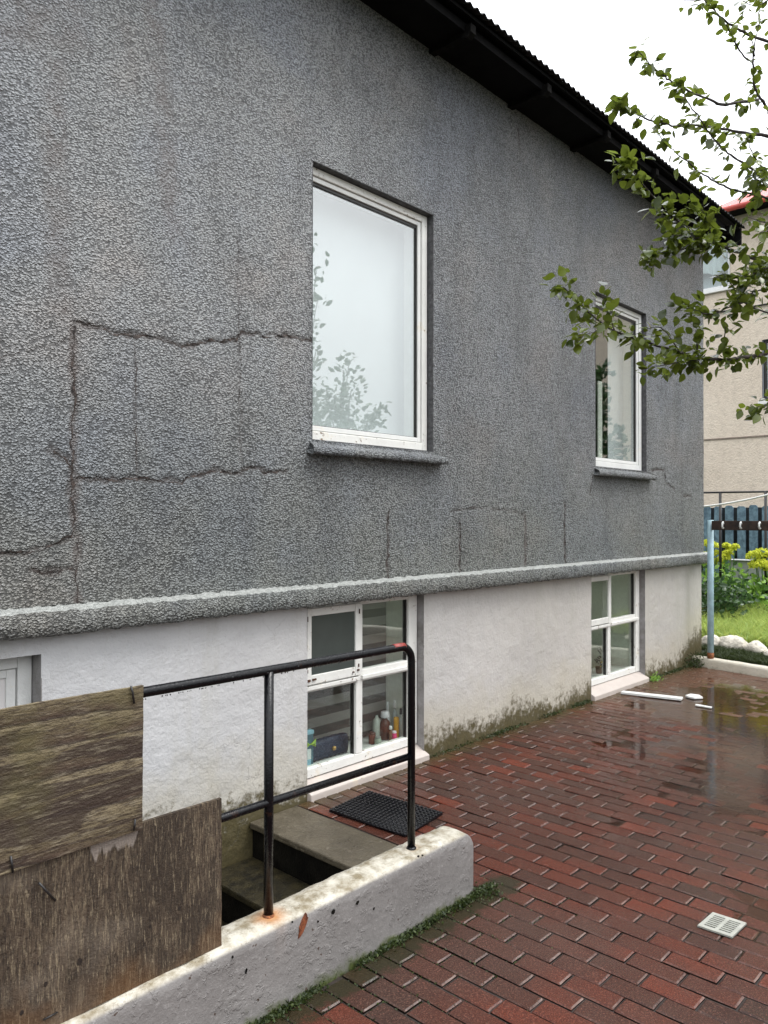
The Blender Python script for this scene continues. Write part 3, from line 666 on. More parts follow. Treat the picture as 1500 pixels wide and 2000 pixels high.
# ------------------------------------------------------------------ things on the basement shelves
ITEMS = 'things on the shelf of the near basement window'
def bottle(name, label, cat, x, y, h, r, col, cap=None, capr=.5, neck=.6, rough=.25, z=None, shape='round'):
    z = z1s if z is None else z
    body = simple(name+'_body', col, rough, .05)
    t = thing(name, label, cat, (x, y, z), ITEMS)
    m = MB()
    hb = h*(.78 if cap else 1.)
    if shape == 'jar': pr = [(r*.92, 0), (r, h*.06), (r, hb*.92), (r*.9, hb)]
    elif shape == 'pear': pr = [(r*.7, 0), (r, h*.15), (r*.95, h*.4), (r*.5, h*.62), (r*.4, hb)]
    else: pr = [(r*.9, 0), (r, h*.03), (r, hb*.72), (r*.85, hb*.82), (r*neck*.6, hb*.93), (r*neck*.55, hb)]
    m.lathe((x, y, z), pr, 18); m.build('body', body, t, True)
    if cap:
        m = MB(); m.lathe((x, y, z+hb+.0005), [(r*capr*.95, 0), (r*capr, h*.02), (r*capr*.96, h*.19), (r*capr*.8, h*.215)], 16); m.build('cap', simple(name+'_cap', cap, .3, .03), t, True)
    return t
ys = y1i
def xs_(u, d): return at(u, 1400, 1, y1i+d).x
bottle('brown_bottle', 'brown tablet bottle with a large white cap on the basement window shelf', 'bottle', xs_(752, 0.085), ys+0.085, .185, .036, (.10, .025, .012), (.78, .76, .80), .82)
bottle('lotion_bottle', 'short rounded translucent white bottle left of the brown bottle', 'bottle', xs_(736, 0.130), ys+0.130, .155, .028, (.62, .66, .60), None)
bottle('small_jar', 'small glass jar in front of the brown bottle', 'jar', xs_(738, 0.030), ys+0.030, .055, .022, (.40, .46, .38), (.25, .27, .25), .9, shape='jar')
bottle('pump_bottle', 'tall slim white pump bottle behind the brown bottle', 'bottle', xs_(757, 0.115), ys+0.115, .235, .020, (.80, .82, .84), (.75, .78, .80), .5)
bottle('clear_bottle', 'clear bottle with a white ball stopper near the window end', 'bottle', xs_(771, 0.100), ys+0.100, .235, .018, (.55, .60, .60), (.88, .88, .86), .62)
bottle('dropper_bottle', 'slim pale bottle with a black dropper top', 'bottle', xs_(783, 0.050), ys+0.050, .19, .015, (.55, .58, .56), (.015, .015, .018), .62)
bottle('orange_tub', 'orange topped tube standing upside down among the bottles', 'tube', xs_(774, 0.058), ys+0.058, .135, .019, (.85, .42, .04), None, shape='jar')
bottle('pink_jar', 'bright pink pot in front of the orange tube', 'pot', xs_(770, 0.020), ys+0.020, .062, .017, (.78, .05, .20), (.86, .80, .84), .9, shape='jar')
bottle('pill_bottle', 'little white capped brown bottle beside the pink pot', 'bottle', xs_(763, 0.024), ys+0.024, .10, .011, (.22, .10, .05), (.85, .85, .83), .95)
bottle('beige_tube', 'tall beige tube at the right end of the shelf', 'tube', xs_(790, 0.022), ys+0.022, .21, .015, (.42, .38, .28), (.30, .25, .18), .9, shape='jar')
bottle('amber_jar', 'low reddish brown jar at the left end beside the mullion', 'jar', xs_(727, 0.075), ys+0.075, .075, .024, (.17, .05, .03), (.10, .04, .03), .95, shape='jar')
# blue quilted pouch
m = MB(); px0, px1, py, pz, ph, pd = 3.06, 3.39, ys+.075, z1s, .118, .06
nu, nv = 34, 16; vs = []; fs = []
for j in range(nv+1):
    ph_ = 2*PI*j/nv
    for i in range(nu+1):
        s = i/nu; en = (1-abs(2*s-1)**6)**.5*.35+.65
        q = .0045*abs(math.sin((i*.9+j*1.15)*1.0))*abs(math.sin((i*.9-j*1.15)*1.0))*1.5
        cy, cz = math.cos(ph_), math.sin(ph_)
        sy = math.copysign(abs(cy)**.7, cy)*(pd/2+q)*en; sz = math.copysign(abs(cz)**.75, cz)*(ph/2+q)*(.86+.14*en)
        vs.append((px0+s*(px1-px0), py+sy, pz+ph/2+sz+.006*math.sin(s*PI)))
for j in range(nv):
    for i in range(nu): a = j*(nu+1)+i; fs.append((a, a+1, a+nu+2, a+nu+1))
fs += [tuple(j*(nu+1) for j in range(nv))[::-1], tuple(j*(nu+1)+nu for j in range(nv))]
m.add(vs, fs)
aq = N('quilted_navy_fabric'); vq = aq.n('ShaderNodeTexVoronoi', i_Scale=34.).outputs['Distance']
cq = aq.mix(aq.ramp(vq, [(.1, 0.), (.5, 1.)]), (.16, .21, .30), (.012, .018, .045))
pouch = thing('quilted_pouch', 'navy blue quilted pouch lying on the near basement window shelf', 'pouch', (3.15, py, pz), ITEMS)
m.build('body', aq.end(aq.bsdf(cq, .5, None, .4)), pouch, True)
m = MB(); m.lathe((3.25, py-.042, pz+.05), [(.010, 0), (.013, .006), (.013, .016), (.008, .022)], 12); m.build('clasp', simple('brass', (.62, .38, .14), .35, .1, metal=.6), pouch)
M['sky_card'] = simple('sky_blue_card', (.35, .62, .76), .5, .1)
# pale blue and white packet with a green bow
pk = thing('gift_packet', 'light blue and white packet with a lime green bow by the left frame', 'packet', (2.985, ys+.03, z1s), ITEMS)
m = MB(); m.box((2.985, ys+.02, z1s), (3.068, ys+.05, z1s+.205)); m.build('body', simple('teal_card', (.10, .20, .25), .5, .1), pk, bevel=.003)
m = MB(); m.box((2.983, ys+.017, z1s+.19), (3.070, ys+.053, z1s+.212)); m.build('blue_edge', M['sky_card'], pk, bevel=.002); m = MB(); m.box((2.983, ys+.015, z1s+.001), (3.045, ys+.019, z1s+.045)); m.build('blue_edge', M['sky_card'], pk, bevel=.002)
m = MB(); m.box((2.9845, ys+.0145, z1s+.046), (3.0445, ys+.0195, z1s+.105)); m.build('white_panel', simple('white_card', (.80, .84, .84), .5, .03), pk)
m = MB()
for s in (-1, 1):
    c = Vector((3.035, ys+.012, z1s+.132)); m.add([c+Vector((0, -.004, 0)), c+Vector((s*.040, -.008, .030)), c+Vector((s*.044, 0, -.022)), c+Vector((0, .004, 0)), c+Vector((s*.02, -.02, .006))], [(0, 1, 4), (1, 2, 4), (2, 0, 4), (3, 2, 1)])
m.build('bow', simple('lime_ribbon', (.45, .68, .10), .5, .08), pk)
# far basement window shelf
IT2 = 'things on the shelf of the far basement window'
t = thing('dark_green_bottle', 'tall dark green bottle bag with a gold label in the far basement window', 'bottle', (6.33, y2i+.05, z2s), IT2)
m = MB(); m.lathe((6.33, y2i+.07, z2s), [(.050, 0), (.055, .02), (.055, .19), (.045, .235), (.030, .25)], 18); m.build('body', simple('dark_green_glass', (.012, .035, .025), .3, .2), t, True)
m = MB(); m.box((6.335, y2i+.012, z2s+.06), (6.375, y2i+.016, z2s+.125)); m.build('label', simple('gold_paper', (.50, .36, .14), .5, .2), t)
t = thing('white_figurine', 'small white rounded ornament beside the dark green bottle', 'ornament', (6.46, y2i+.04, z2s), IT2)
m = MB(); m.lathe((6.46, y2i+.05, z2s), [(.022, 0), (.026, .02), (.016, .05), (.012, .06), (.020, .075), (.018, .09), (.006, .10)], 16); m.build('body', M['frame'], t, True)
t = thing('window_plant', 'small dark potted plant with yellow flowers in the far basement window', 'plant', (6.75, y2i+.08, z2s), IT2)
m = MB(); m.lathe((6.75, y2i+.09, z2s), [(.028, 0), (.036, .06), (.038, .065)], 16); m.build('pot', simple('brown_pot', (.12, .08, .06), .5, .1), t, True)
m = MB(); 
for k in range(26):
    p = Vector((6.75+random.gauss(0, .022), y2i+.09+random.gauss(0, .018), z2s+random.uniform(.07, .24))); d = Vector((random.gauss(0, 1), random.gauss(0, 1), random.gauss(.4, .6))).normalized()*.035; w_ = d.cross(Vector((0, 0, 1))).normalized()*.011
    m.add([p-d, p+w_, p+d, p-w_], [(0, 1, 2, 3)])
m.build('foliage', simple('dark_leaf', (.012, .03, .014), .5, .2), t)
m = MB()
for k in range(7): m.lathe((6.75+random.uniform(-.03, .04), y2i+.07, z2s+random.uniform(.06, .12)), [(.002, 0), (.009, .004), (.008, .010), (.002, .013)], 8)
m.build('flower', simple('yellow_petal', (.65, .48, .06), .5, .1), t)

# ------------------------------------------------------------------ ground, paving, water
PX0, PX1, PY0, PY1 = -1.2, 2.822, 2.09, 3.31     # stair well
def sheet(name, mat, z, holes_x, X0, X1, Y0, Y1):
    m = MB(); xs = sorted({X0, X1, PX0, PX1}); ys_ = sorted({Y0, Y1, PY0, PY1})
    for i in range(len(xs)-1):
        for j in range(len(ys_)-1):
            if xs[i] >= PX0-1e-6 and xs[i+1] <= PX1+1e-6 and ys_[j] >= PY0-1e-6 and ys_[j+1] <= PY1+1e-6: continue
            m.add([(xs[i], ys_[j], z), (xs[i+1], ys_[j], z), (xs[i+1], ys_[j+1], z), (xs[i], ys_[j+1], z)], [(0, 1, 2, 3)])
    return tag(m.build(name, mat), kind='structure')
sheet('ground', M['soil'], -.045, 1, -300, 500, -300, 500)
BP, BL = .0944, .1938; BX0, BY0 = 2.3491, 1.5647
def dip(x, y):
    d = 0
    for cx, cy, rx, ry, dz in ((3.50, .88, .32, .24, .009), (4.75, 1.55, .55, .34, .0065), (6.9, 2.6, .9, .45, .008), (6.0, 1.8, .8, .5, .006), (5.2, 2.5, .5, .3, .004)):
        d = d + dz*np.exp(-((x-cx)/rx)**2-((y-cy)/ry)**2)
    return d
def paving():
    V = []; Fc = []; R = []; SD = []; CH = []
    for ci in range(int((-1.4-BX0)/BP), int((8.42-BX0)/BP)+1):
        for ri in range(-20, 12):
            x0 = BX0+ci*BP; x1 = x0+BP; y1_ = BY0+(ri+(ci % 2)/2)*BL; y0 = y1_-BL
            cx, cy = (x0+x1)/2, (y0+y1_)/2
            kx = 8.50+(cy-3.3)*.2
            if cx > kx-.03 or x1 < -1.3: continue
            if cy < -1.9: continue
            if x0 < PX1-.01:
                yl = 2.10 if x0 > 2.6 else 1.962
                if y0 > yl-.02: continue
                y1_ = min(y1_, yl)
            y1_ = min(y1_, 3.305)
            if y1_-y0 < .02: continue
            g = .0030+random.random()*.0018
            x0 += g; x1 -= g*.8; y0 += g*.8; y1_ -= g*.8
            dz = random.gauss(0, .0012); tx, ty = random.gauss(0, .010), random.gauss(0, .007); sh = random.gauss(0, .0012)
            rn = min(1, max(0, random.gauss(.5, .24))); base = len(V)
            ch = .0055; xs = [x0, x0+ch, (x0+x1)/2, x1-ch, x1]; ys_ = [y0, y0+ch, y0+(y1_-y0)*.35, y0+(y1_-y0)*.68, y1_-ch, y1_]
            for j, yy in enumerate(ys_):
                for i, xx in enumerate(xs):
                    edge = (i in (0, 4)) or (j in (0, 5))
                    z = dz+tx*(xx-cx)+ty*(yy-cy) - float(dip(xx, yy)) - (.0038 if edge else 0) - (.001*random.random() if edge else .0004*random.random())
                    V.append((xx+sh+(random.gauss(0, .0006) if edge else 0), yy+(random.gauss(0, .0006) if edge else 0), z))
            for j in range(5):
                for i in range(4):
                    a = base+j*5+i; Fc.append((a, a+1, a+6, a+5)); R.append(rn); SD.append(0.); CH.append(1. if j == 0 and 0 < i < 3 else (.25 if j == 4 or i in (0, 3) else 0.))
            rim = [base+i for i in range(5)]+[base+5*j+4 for j in range(1, 6)]+[base+25+i for i in range(3, -1, -1)]+[base+5*j for j in range(4, 0, -1)]
            nb = len(V)
            for r in rim: V.append((V[r][0], V[r][1], -.03))
            L = len(rim)
            for k in range(L): Fc.append((rim[k], nb+k, nb+(k+1) % L, rim[(k+1) % L])); R.append(rn); SD.append(1.); CH.append(0.)
    m = MB(); m.v = V; m.f = Fc; m.mi = [0]*len(Fc)
    o = m.build('brick_pavement', M['brick'], attrs={'rnd': ('FACE', R), 'side': ('FACE', SD), 'cham_glint': ('FACE', CH)})
    tag(o, kind='structure')
paving()
jm = MB(); nx_, ny_ = 180, 100
xs = np.linspace(-1.3, 8.5, nx_); ys_ = np.linspace(-1.95, 3.31, ny_)
for j in range(ny_):
    for i in range(nx_):
        jm.v.append((xs[i], ys_[j], -.0085-float(dip(xs[i], ys_[j]))+.004*float(vnoise(xs[i]*9, ys_[j]*9))))
for j in range(ny_-1):
    for i in range(nx_-1):
        cx, cy = (xs[i]+xs[i+1])/2, (ys_[j]+ys_[j+1])/2
        if cx < PX1 and cy > (2.10 if cx > 2.66 else 1.99): continue
        if cx > 8.47+(cy-3.3)*.2: continue
        jm.f.append((j*nx_+i, j*nx_+i+1, (j+1)*nx_+i+1, (j+1)*nx_+i)); jm.mi.append(0)
tag(jm.build('joint_sand', M['sand']), kind='structure')
m = MB(); m.add([(2.95, -.5, -.0040), (7.75, -.5, -.0040), (8.42, 3.26, -.0040), (4.05, 3.26, -.0040), (2.95, 2.0, -.0040)], [(0, 1, 2, 3, 4)])
tag(m.build('puddle_water', M['water']), kind='structure')

# stairs in the well
st = thing('concrete_steps', 'mossy wet concrete steps going down beside the basement wall', 'steps', (2.6, 2.7, 0))
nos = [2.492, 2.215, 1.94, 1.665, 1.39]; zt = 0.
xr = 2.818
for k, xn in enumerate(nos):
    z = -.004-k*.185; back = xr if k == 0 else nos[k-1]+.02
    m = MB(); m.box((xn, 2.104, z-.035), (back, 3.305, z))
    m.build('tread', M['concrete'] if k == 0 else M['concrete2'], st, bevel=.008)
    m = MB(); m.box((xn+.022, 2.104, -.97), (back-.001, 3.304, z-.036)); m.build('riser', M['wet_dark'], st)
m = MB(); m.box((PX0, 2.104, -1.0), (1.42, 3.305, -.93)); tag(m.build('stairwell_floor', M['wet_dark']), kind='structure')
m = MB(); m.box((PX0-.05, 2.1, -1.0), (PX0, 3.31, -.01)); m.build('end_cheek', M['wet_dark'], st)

# low wall
def low_wall():
    xs = np.concatenate([np.arange(-1.3, 2.60, .022), np.array([2.615, 2.635, 2.655, 2.67, 2.68])]); n = len(xs)
    prof = [(1.967, -.05), (1.966, .06), (1.967, .15), (1.966, .235), (1.968, .262), (1.976, .273), (2.00, .277), (2.035, .279), (2.07, .278), (2.095, .274), (2.102, .262), (2.102, .1), (2.102, -1.0)]
    V = []; q = len(prof)
    for i, x in enumerate(xs):
        e = max(0., (x-2.60)/.08)
        for k, (y, z) in enumerate(prof):
            zz = z; yy = y
            if z > .2: zz = z-.055*e**1.6
            if e > 0: yy = y+(2.035-y)*.22*e**2
            nn = float(vnoise(x*11, k*.7))*.006+float(vnoise(x*40, k*1.9))*.004
            V.append((x, yy+(nn if k in (1, 2, 3, 4, 5) else 0), zz+(nn if k > 3 and z > .2 else 0)))
    Fc = [(i*q+k, (i+1)*q+k, (i+1)*q+k+1, i*q+k+1) for i in range(n-1) for k in range(q-1)]
    Fc += [tuple((n-1)*q+k for k in range(q))]
    V = np.array(V)
    def blob(c, r): return np.exp(-(((V-np.array(c))/np.array(r))**2).sum(1)*1.2)
    rust = np.clip(blob((1.615, 2.03, .277), (.06, .05, .2))*1.3-.15, 0, 1)*.95+.35*np.clip(blob((2.345, 2.04, .277), (.035, .03, .2))*1.3-.2, 0, 1)
    m = MB(); m.v = V.tolist(); m.f = Fc; m.mi = [0]*len(Fc)
    lw = m.build('low_wall', M['low_wall'], None, True, attrs={'rust': ('POINT', rust), 'chip': ('POINT', rust*0)})
    tag(lw, 'low grey white painted concrete wall with flaking paint along the steps', 'wall')
    # paint chips: shallow irregular flakes showing brown
    for (u, v, w_, h_, mt) in ((592, 1808, .020, .040, 'chip'), (652, 1781, .009, .009, 'dark'), (699, 1763, .010, .007, 'dark'), (622, 1800, .004, .004, 'dark'), (731, 1775, .004, .005, 'dark'), (482, 1897, .003, .008, 'dark'), (455, 1870, .004, .004, 'dark'), (572, 1801, .003, .003, 'dark'), (818, 1673, .005, .004, 'dark'), (826, 1671, .004, .003, 'dark')):
        p = at(u, v, 1, 1.9625); mm = MB(); k = 12
        pts = []
        for i in range(k):
            t = 2*PI*i/k; r = random.uniform(.65, 1.1); sk = .55 if mt == 'chip' else .3
            dz = math.sin(t)*h_*r; pts.append((p.x+math.cos(t)*w_*r*.7+dz*sk, 1.9620, p.z+dz))
        mm.add(pts+[(a, b+.006, c) for a, b, c in pts], [tuple(range(k))]+[(i, k+i, k+(i+1) % k, (i+1) % k) for i in range(k)])
        mm.build('paint_chip', M['chip_brown'] if mt == 'chip' else M['wet_dark'], lw)
    return lw
M['chip_brown'] = simple('bare_brown_patch', (.21, .060, .022), .6, .35, 90, .003)
low_wall()

# ------------------------------------------------------------------ railing
RY = 2.035; pr = .0155
rl = thing('pipe_railing', 'black painted steel pipe railing standing on the low white wall', 'railing', (1.98, RY, .277))
xb, zr, br = 2.336, 1.090, .062
pts = [(-.4, RY, zr+.008), (1.0, RY, zr+.006), (xb-br, RY, zr)]+[(xb-br+br*math.sin(t), RY, zr-br+br*math.cos(t)) for t in np.linspace(.15, PI/2, 8)]+[(xb, RY, .26)]
m = MB(); m.tube(pts, pr, 16); m.build('top_rail', M['black'], rl, True)
m = MB(); m.tube([(1.614, RY, .262), (1.614, RY, zr)], pr*1.04, 16); m.build('post', M['black'], rl, True)
m = MB(); m.tube([(.62, RY, .262), (.62, RY, zr)], pr*1.04, 16); m.build('post', M['black'], rl, True)
m = MB(); m.tube([(-.4, RY, .655), (1.6, RY, .655), (xb-.004, RY, .648)], pr*.88, 14); m.build('middle_rail', M['black'], rl, True)
for x in (1.614, xb):
    m = MB(); m.lathe((x, RY, .2765), [(.022, 0), (.020, .004), (.0165, .010)], 14); m.build('post_foot', M['rust'] if x < 2 else M['black'], rl, True)
m = MB(); m.tube([(xb-.11, RY, zr+.0022), (xb-.07, RY, zr+.0022), (xb-.045, RY, zr+.0005)], pr*.97, 14); m.build('red_patch', M['redpaint'], rl, True)
# water beads under and on the top rail
m = MB()
for k in range(150):
    x = random.uniform(.95, xb-.07); t = random.choice((random.gauss(-PI/2, .15), random.gauss(PI/2+.5, .5)))
    r = random.uniform(.0012, .0026); c = (x, RY-math.cos(t)*pr*-1, zr+math.sin(t)*pr)
    m.lathe((c[0], c[1], c[2]-r), [(r*.3, 0), (r, r*.7), (r*.9, r*1.3), (r*.3, r*2)], 6)
aw = N('rain_bead'); M['bead'] = aw.end(aw.bsdf((.02, .02, .022), .03, None, .8))
m.build('rain_beads', M['bead'], rl, True)['kind'] = 'stuff'

# ------------------------------------------------------------------ plywood boards
def ply(name, label, x0, x1, z0, z1, y0, mat, skew=0., knots=()):
    nx_, nz_ = 60, 30; m = MB(); t = .012
    for yy in (y0, y0+t):
        for j in range(nz_+1):
            for i in range(nx_+1):
                x = x0+(x1-x0)*i/nx_; z = z0+(z1-z0)*j/nz_
                e = .0022*float(vnoise(x*30, z*30)) if i in (0, nx_) or j in (0, nz_) else 0
                wob = .006*float(vnoise(x*1.6, z*1.6))
                m.v.append((x+e+skew*(z-z0), yy+wob, z+e+.004*float(vnoise(x*6, 4.))*(1 if j == nz_ else 0)))
    w = nx_+1; b = w*(nz_+1)
    for j in range(nz_):
        for i in range(nx_):
            a = j*w+i; m.f.append((a, a+1, a+w+1, a+w)); m.f.append((b+a, b+a+w, b+a+w+1, b+a+1))
    for i in range(nx_): m.f += [(i, b+i, b+i+1, i+1), (nz_*w+i, nz_*w+i+1, b+nz_*w+i+1, b+nz_*w+i)]
    for j in range(nz_): m.f += [(j*w, (j+1)*w, b+(j+1)*w, b+j*w), (j*w+nx_, b+j*w+nx_, b+(j+1)*w+nx_, (j+1)*w+nx_)]
    m.mi = [0]*len(m.f); V = np.array(m.v); kn = np.zeros(len(V))
    t_ = thing(name, label, 'board', (x1-.3, y0, z0)); m.build('panel', mat, t_, attrs={'knot': ('POINT', kn)})
    for (kx, kz, kr) in knots:
        mm = MB(); mm.v = [(kx+kr*.7*math.cos(a_)*random.uniform(.8, 1.2), y0+.006*float(vnoise(kx*1.6, kz*1.6))-.0008, kz+kr*math.sin(a_)*random.uniform(.8, 1.2)) for a_ in np.linspace(0, 2*PI, 12)[:-1]]; mm.f = [tuple(range(11))]; mm.mi = [0]
        o = mm.build('knot', M['knot'], t_); o.modifiers.new('s', 'SOLIDIFY').thickness = .001
    return t_
M['knot'] = simple('dark_knot', (.022, .014, .010), .6, .3, 200)
YP2, YP1 = 1.998, 1.984
p2 = ply('lower_plywood_board', 'dark weathered plywood board with vertical grain standing on the low wall', -.5, 1.403, .279, .735, YP2, M['ply2'], 0., [(.86, .40, .007), (.84, .46, .004), (1.16, .432, .006), (1.255, .448, .007), (.95, .42, .010), (.80, .355, .007)])
p1 = ply('upper_plywood_board', 'brown weathered plywood board with wavy horizontal grain tied to the top rail', -.5, 1.126, .722, 1.128, YP1, M['ply1'], .0)
def tie(px, pts, parent, r=.0028):
    mm = MB(); mm.tube(pts, r, 7); mm.build('wire_tie', M['blackiron'], parent, True)
def bp(u, v, y): p = at(u, v, 1, y); return (p.x, y, p.z)
tie(0, [bp(256, 1340, YP1-.004), bp(259, 1352, YP1-.008), bp(262, 1374, YP1-.005)], p1, .0030)
tie(0, [bp(264, 1600, YP1-.004), bp(263, 1612, YP1-.008), bp(262, 1622, YP1-.004)], p1, .0030)
tie(0, [bp(21, 1672, YP1-.004), bp(24, 1690, YP1-.008), bp(25, 1704, YP1-.004)], p1, .0028)
tie(0, [bp(76, 1724, YP2-.008), bp(92, 1742, YP2-.010), bp(108, 1759, YP2-.003)], p2, .0030)
tie(0, [bp(84, 1992, YP2-.004), bp(98, 1985, YP2-.008), bp(112, 1977, YP2-.004)], p2, .0026)

# ------------------------------------------------------------------ small things on the paving
# rubber honeycomb mat
m = MB(); c0 = Vector((2.862, 3.085, .004)); ex = Vector((.355, .045, 0)); ey = Vector((.035, -.52, 0))
ncx, ncy = 13, 19; mt = thing('rubber_mat', 'black rubber honeycomb doormat at the top of the steps', 'doormat', tuple(c0+ex*.5+ey*.5))
def mp(s, t, z): p = c0+ex*s+ey*t; return (p.x, p.y, z)
m.add([mp(0, 0, .004), mp(1, 0, .004), mp(1, 1, .004), mp(0, 1, .004), mp(0, 0, .009), mp(1, 0, .009), mp(1, 1, .009), mp(0, 1, .009)], [(0, 1, 2, 3), (4, 7, 6, 5), (0, 4, 5, 1), (1, 5, 6, 2), (2, 6, 7, 3), (3, 7, 4, 0)])
m.build('base', M['rubber'], mt)
m = MB(); w_ = .10/ncx
for i in range(ncx+1):
    s = i/ncx; m.add([mp(max(0, s-w_), 0, .009), mp(min(1, s+w_), 0, .009), mp(min(1, s+w_), 1, .009), mp(max(0, s-w_), 1, .009)]+[mp(max(0, s-w_*.6), 0, .0165), mp(min(1, s+w_*.6), 0, .0165), mp(min(1, s+w_*.6), 1, .0165), mp(max(0, s-w_*.6), 1, .0165)], [(4, 5, 6, 7), (0, 1, 5, 4), (1, 2, 6, 5), (2, 3, 7, 6), (3, 0, 4, 7)])
w_ = .11/ncy
for j in range(ncy+1):
    s = j/ncy; a0, a1 = max(0, s-w_), min(1, s+w_); m.add([mp(0, a0, .009), mp(1, a0, .009), mp(1, a1, .009), mp(0, a1, .009), mp(0, a0, .0162), mp(1, a0, .0162), mp(1, a1, .0162), mp(0, a1, .0162)], [(4, 5, 6, 7), (0, 1, 5, 4), (1, 2, 6, 5), (2, 3, 7, 6), (3, 0, 4, 7)])
for i in range(ncx+1):
    for j in range(ncy+1):
        p = mp(min(.985, max(.015, i/ncx)), min(.985, max(.015, j/ncy)), .015); m.lathe(p, [(.0085, 0), (.0085, .003), (.006, .0055), (.002, .006)], 8)
m.build('lattice', M['rubber'], mt, True)
m = MB()
for k in range(120):
    p = mp(random.random(), random.random(), .0165); r = random.uniform(.0015, .0034); m.lathe(p, [(r, 0), (r*.8, r*.6), (r*.2, r*.9)], 7)
m.build('water_drops', M['bead'], mt, True)['kind'] = 'stuff'
# drain grate
dr = thing('drain_grate', 'small white plastic drain grate with rows of slots set in the red paving', 'drain', (3.12, 1.105, .002))
ux = Vector((.145, -.006, 0)); uy = Vector((.006, -.128, 0)); o0 = Vector((3.050, 1.172, 0))
def dp_(s, t, z): p = o0+ux*s+uy*t; return (p.x, p.y, z)
m = MB(); m.add([dp_(-.02, -.02, .0015), dp_(1.02, -.02, .0015), dp_(1.02, 1.02, .0015), dp_(-.02, 1.02, .0015)], [(0, 3, 2, 1)]); m.build('void', M['dark_hole'], dr)
m = MB()
def bar(s0, s1, t0, t1, z=.0085):
    m.add([dp_(s0, t0, .002), dp_(s1, t0, .002), dp_(s1, t1, .002), dp_(s0, t1, .002), dp_(s0, t0, z), dp_(s1, t0, z), dp_(s1, t1, z), dp_(s0, t1, z)], [(4, 7, 6, 5), (0, 4, 5, 1), (1, 5, 6, 2), (2, 6, 7, 3), (3, 7, 4, 0)])
bar(0, .14, 0, 1); bar(.86, 1, 0, 1); bar(.14, .86, 0, .11, .0083); bar(.14, .86, .89, 1, .0083); bar(.14, .86, .45, .55, .0084)
for k in range(6): s = .14+.72*(k+.72)/6.6; bar(s+.0, s+.045, .11, .45, .0078); bar(s, s+.045, .55, .89, .0078)
m.build('grid', M['white_plastic'], dr)
# strip of white board and two chips
def slab(name, label, cat, pts, z0, z1, mat):
    m = MB(); k = len(pts); m.add([(*p, z0) for p in pts]+[(*p, z1) for p in pts], [tuple(range(k))[::-1], tuple(range(k, 2*k))]+[(i, (i+1) % k, k+(i+1) % k, k+i) for i in range(k)])
    return tag(m.build(name, mat, bevel=.002), label, cat)
slab('white_strip', 'long white strip of board lying on the wet paving by the far basement window', 'board scrap', [(6.60, 3.225), (6.67, 3.235), (6.80, 2.735), (6.715, 2.72)], .003, .022, M['chip'])
slab('white_chip', 'irregular white chip right of the long white strip', 'board scrap', [(6.90, 2.755), (6.99, 2.745), (7.00, 2.67), (6.93, 2.61), (6.86, 2.66), (6.87, 2.72)], .002, .018, M['chip'])
slab('white_sliver', 'thin short white sliver nearest the camera of the white scraps', 'board scrap', [(6.62, 2.56), (6.66, 2.57), (6.655, 2.43), (6.62, 2.425)], .002, .012, M['chip'])

# ------------------------------------------------------------------ plants: blades and tufts as one mesh each
def leafcloud(pts, size, name, mat, parent=None, up=.3, aspect=.5, bend=.25, flat=False):
    V = []; Fc = []; R = []
    for p in pts:
        p = Vector(p); s = size*random.uniform(.6, 1.25)
        d = Vector((random.gauss(0, 1), random.gauss(0, 1), random.gauss(up, .6))).normalized()
        n = d.cross(Vector((random.gauss(0, 1), random.gauss(0, 1), random.gauss(0, 1)))).normalized(); w = n*s*aspect*.5; q = d.cross(n)*s*bend
        b = len(V); V += [p, p+d*s*.35+w+q*.2, p+d*s*.35-w+q*.2, p+d*s*.75+w*.75-q*.2, p+d*s*.75-w*.75-q*.2, p+d*s-q*.7, p+d*s*.5-q*.12]
        Fc += [(b, b+1, b+6), (b, b+6, b+2), (b+1, b+3, b+6), (b+2, b+6, b+4), (b+3, b+5, b+6), (b+4, b+6, b+5)]
        R += [min(1, max(0, random.gauss(.5, .28)))]*6
    m = MB(); m.v = [tuple(v) for v in V]; m.f = Fc; m.mi = [0]*len(Fc)
    return m.build(name, mat, parent, attrs={'rnd': ('FACE', R)})
def blades(pts, h, w, name, mat):
    V = []; Fc = []; R = []
    for p in pts:
        p = Vector(p); hh = h*random.uniform(.5, 1.3); a_ = random.uniform(0, 2*PI); d = Vector((math.cos(a_), math.sin(a_), 0)); l = Vector((random.gauss(0, .35), random.gauss(0, .35), 1))
        b = len(V); V += [p-d*w, p+d*w, p+l*hh*.55+d*w*.7, p+l*hh*.55-d*w*.7, p+Vector((l.x*1.9, l.y*1.9, 1))*hh]
        Fc += [(b, b+1, b+2, b+3), (b+3, b+2, b+4)]; R += [min(1, max(0, random.gauss(.5, .3)))]*2
    m = MB(); m.v = [tuple(v) for v in V]; m.f = Fc; m.mi = [0]*len(Fc)
    return m.build(name, mat, attrs={'rnd': ('FACE', R)})
pts = []
while len(pts) < 2600:
    x = random.uniform(1.1, 2.80); dens = .5+float(vnoise(x*7, 2.))*1.6
    if random.random() < dens: pts.append((x, 1.964-abs(random.gauss(0, .014+.012*max(0, float(vnoise(x*5, 8.))))), random.uniform(-.006, .012)))
for k in range(260): pts.append((2.70+random.gauss(0, .035), 1.94+random.gauss(0, .03), random.uniform(-.004, .014)))
tag(leafcloud(pts, .014, 'moss_strip', M['moss'], None, .6, .55), 'green moss and small weeds along the foot of the low wall', 'moss', kind='stuff')
pts = []
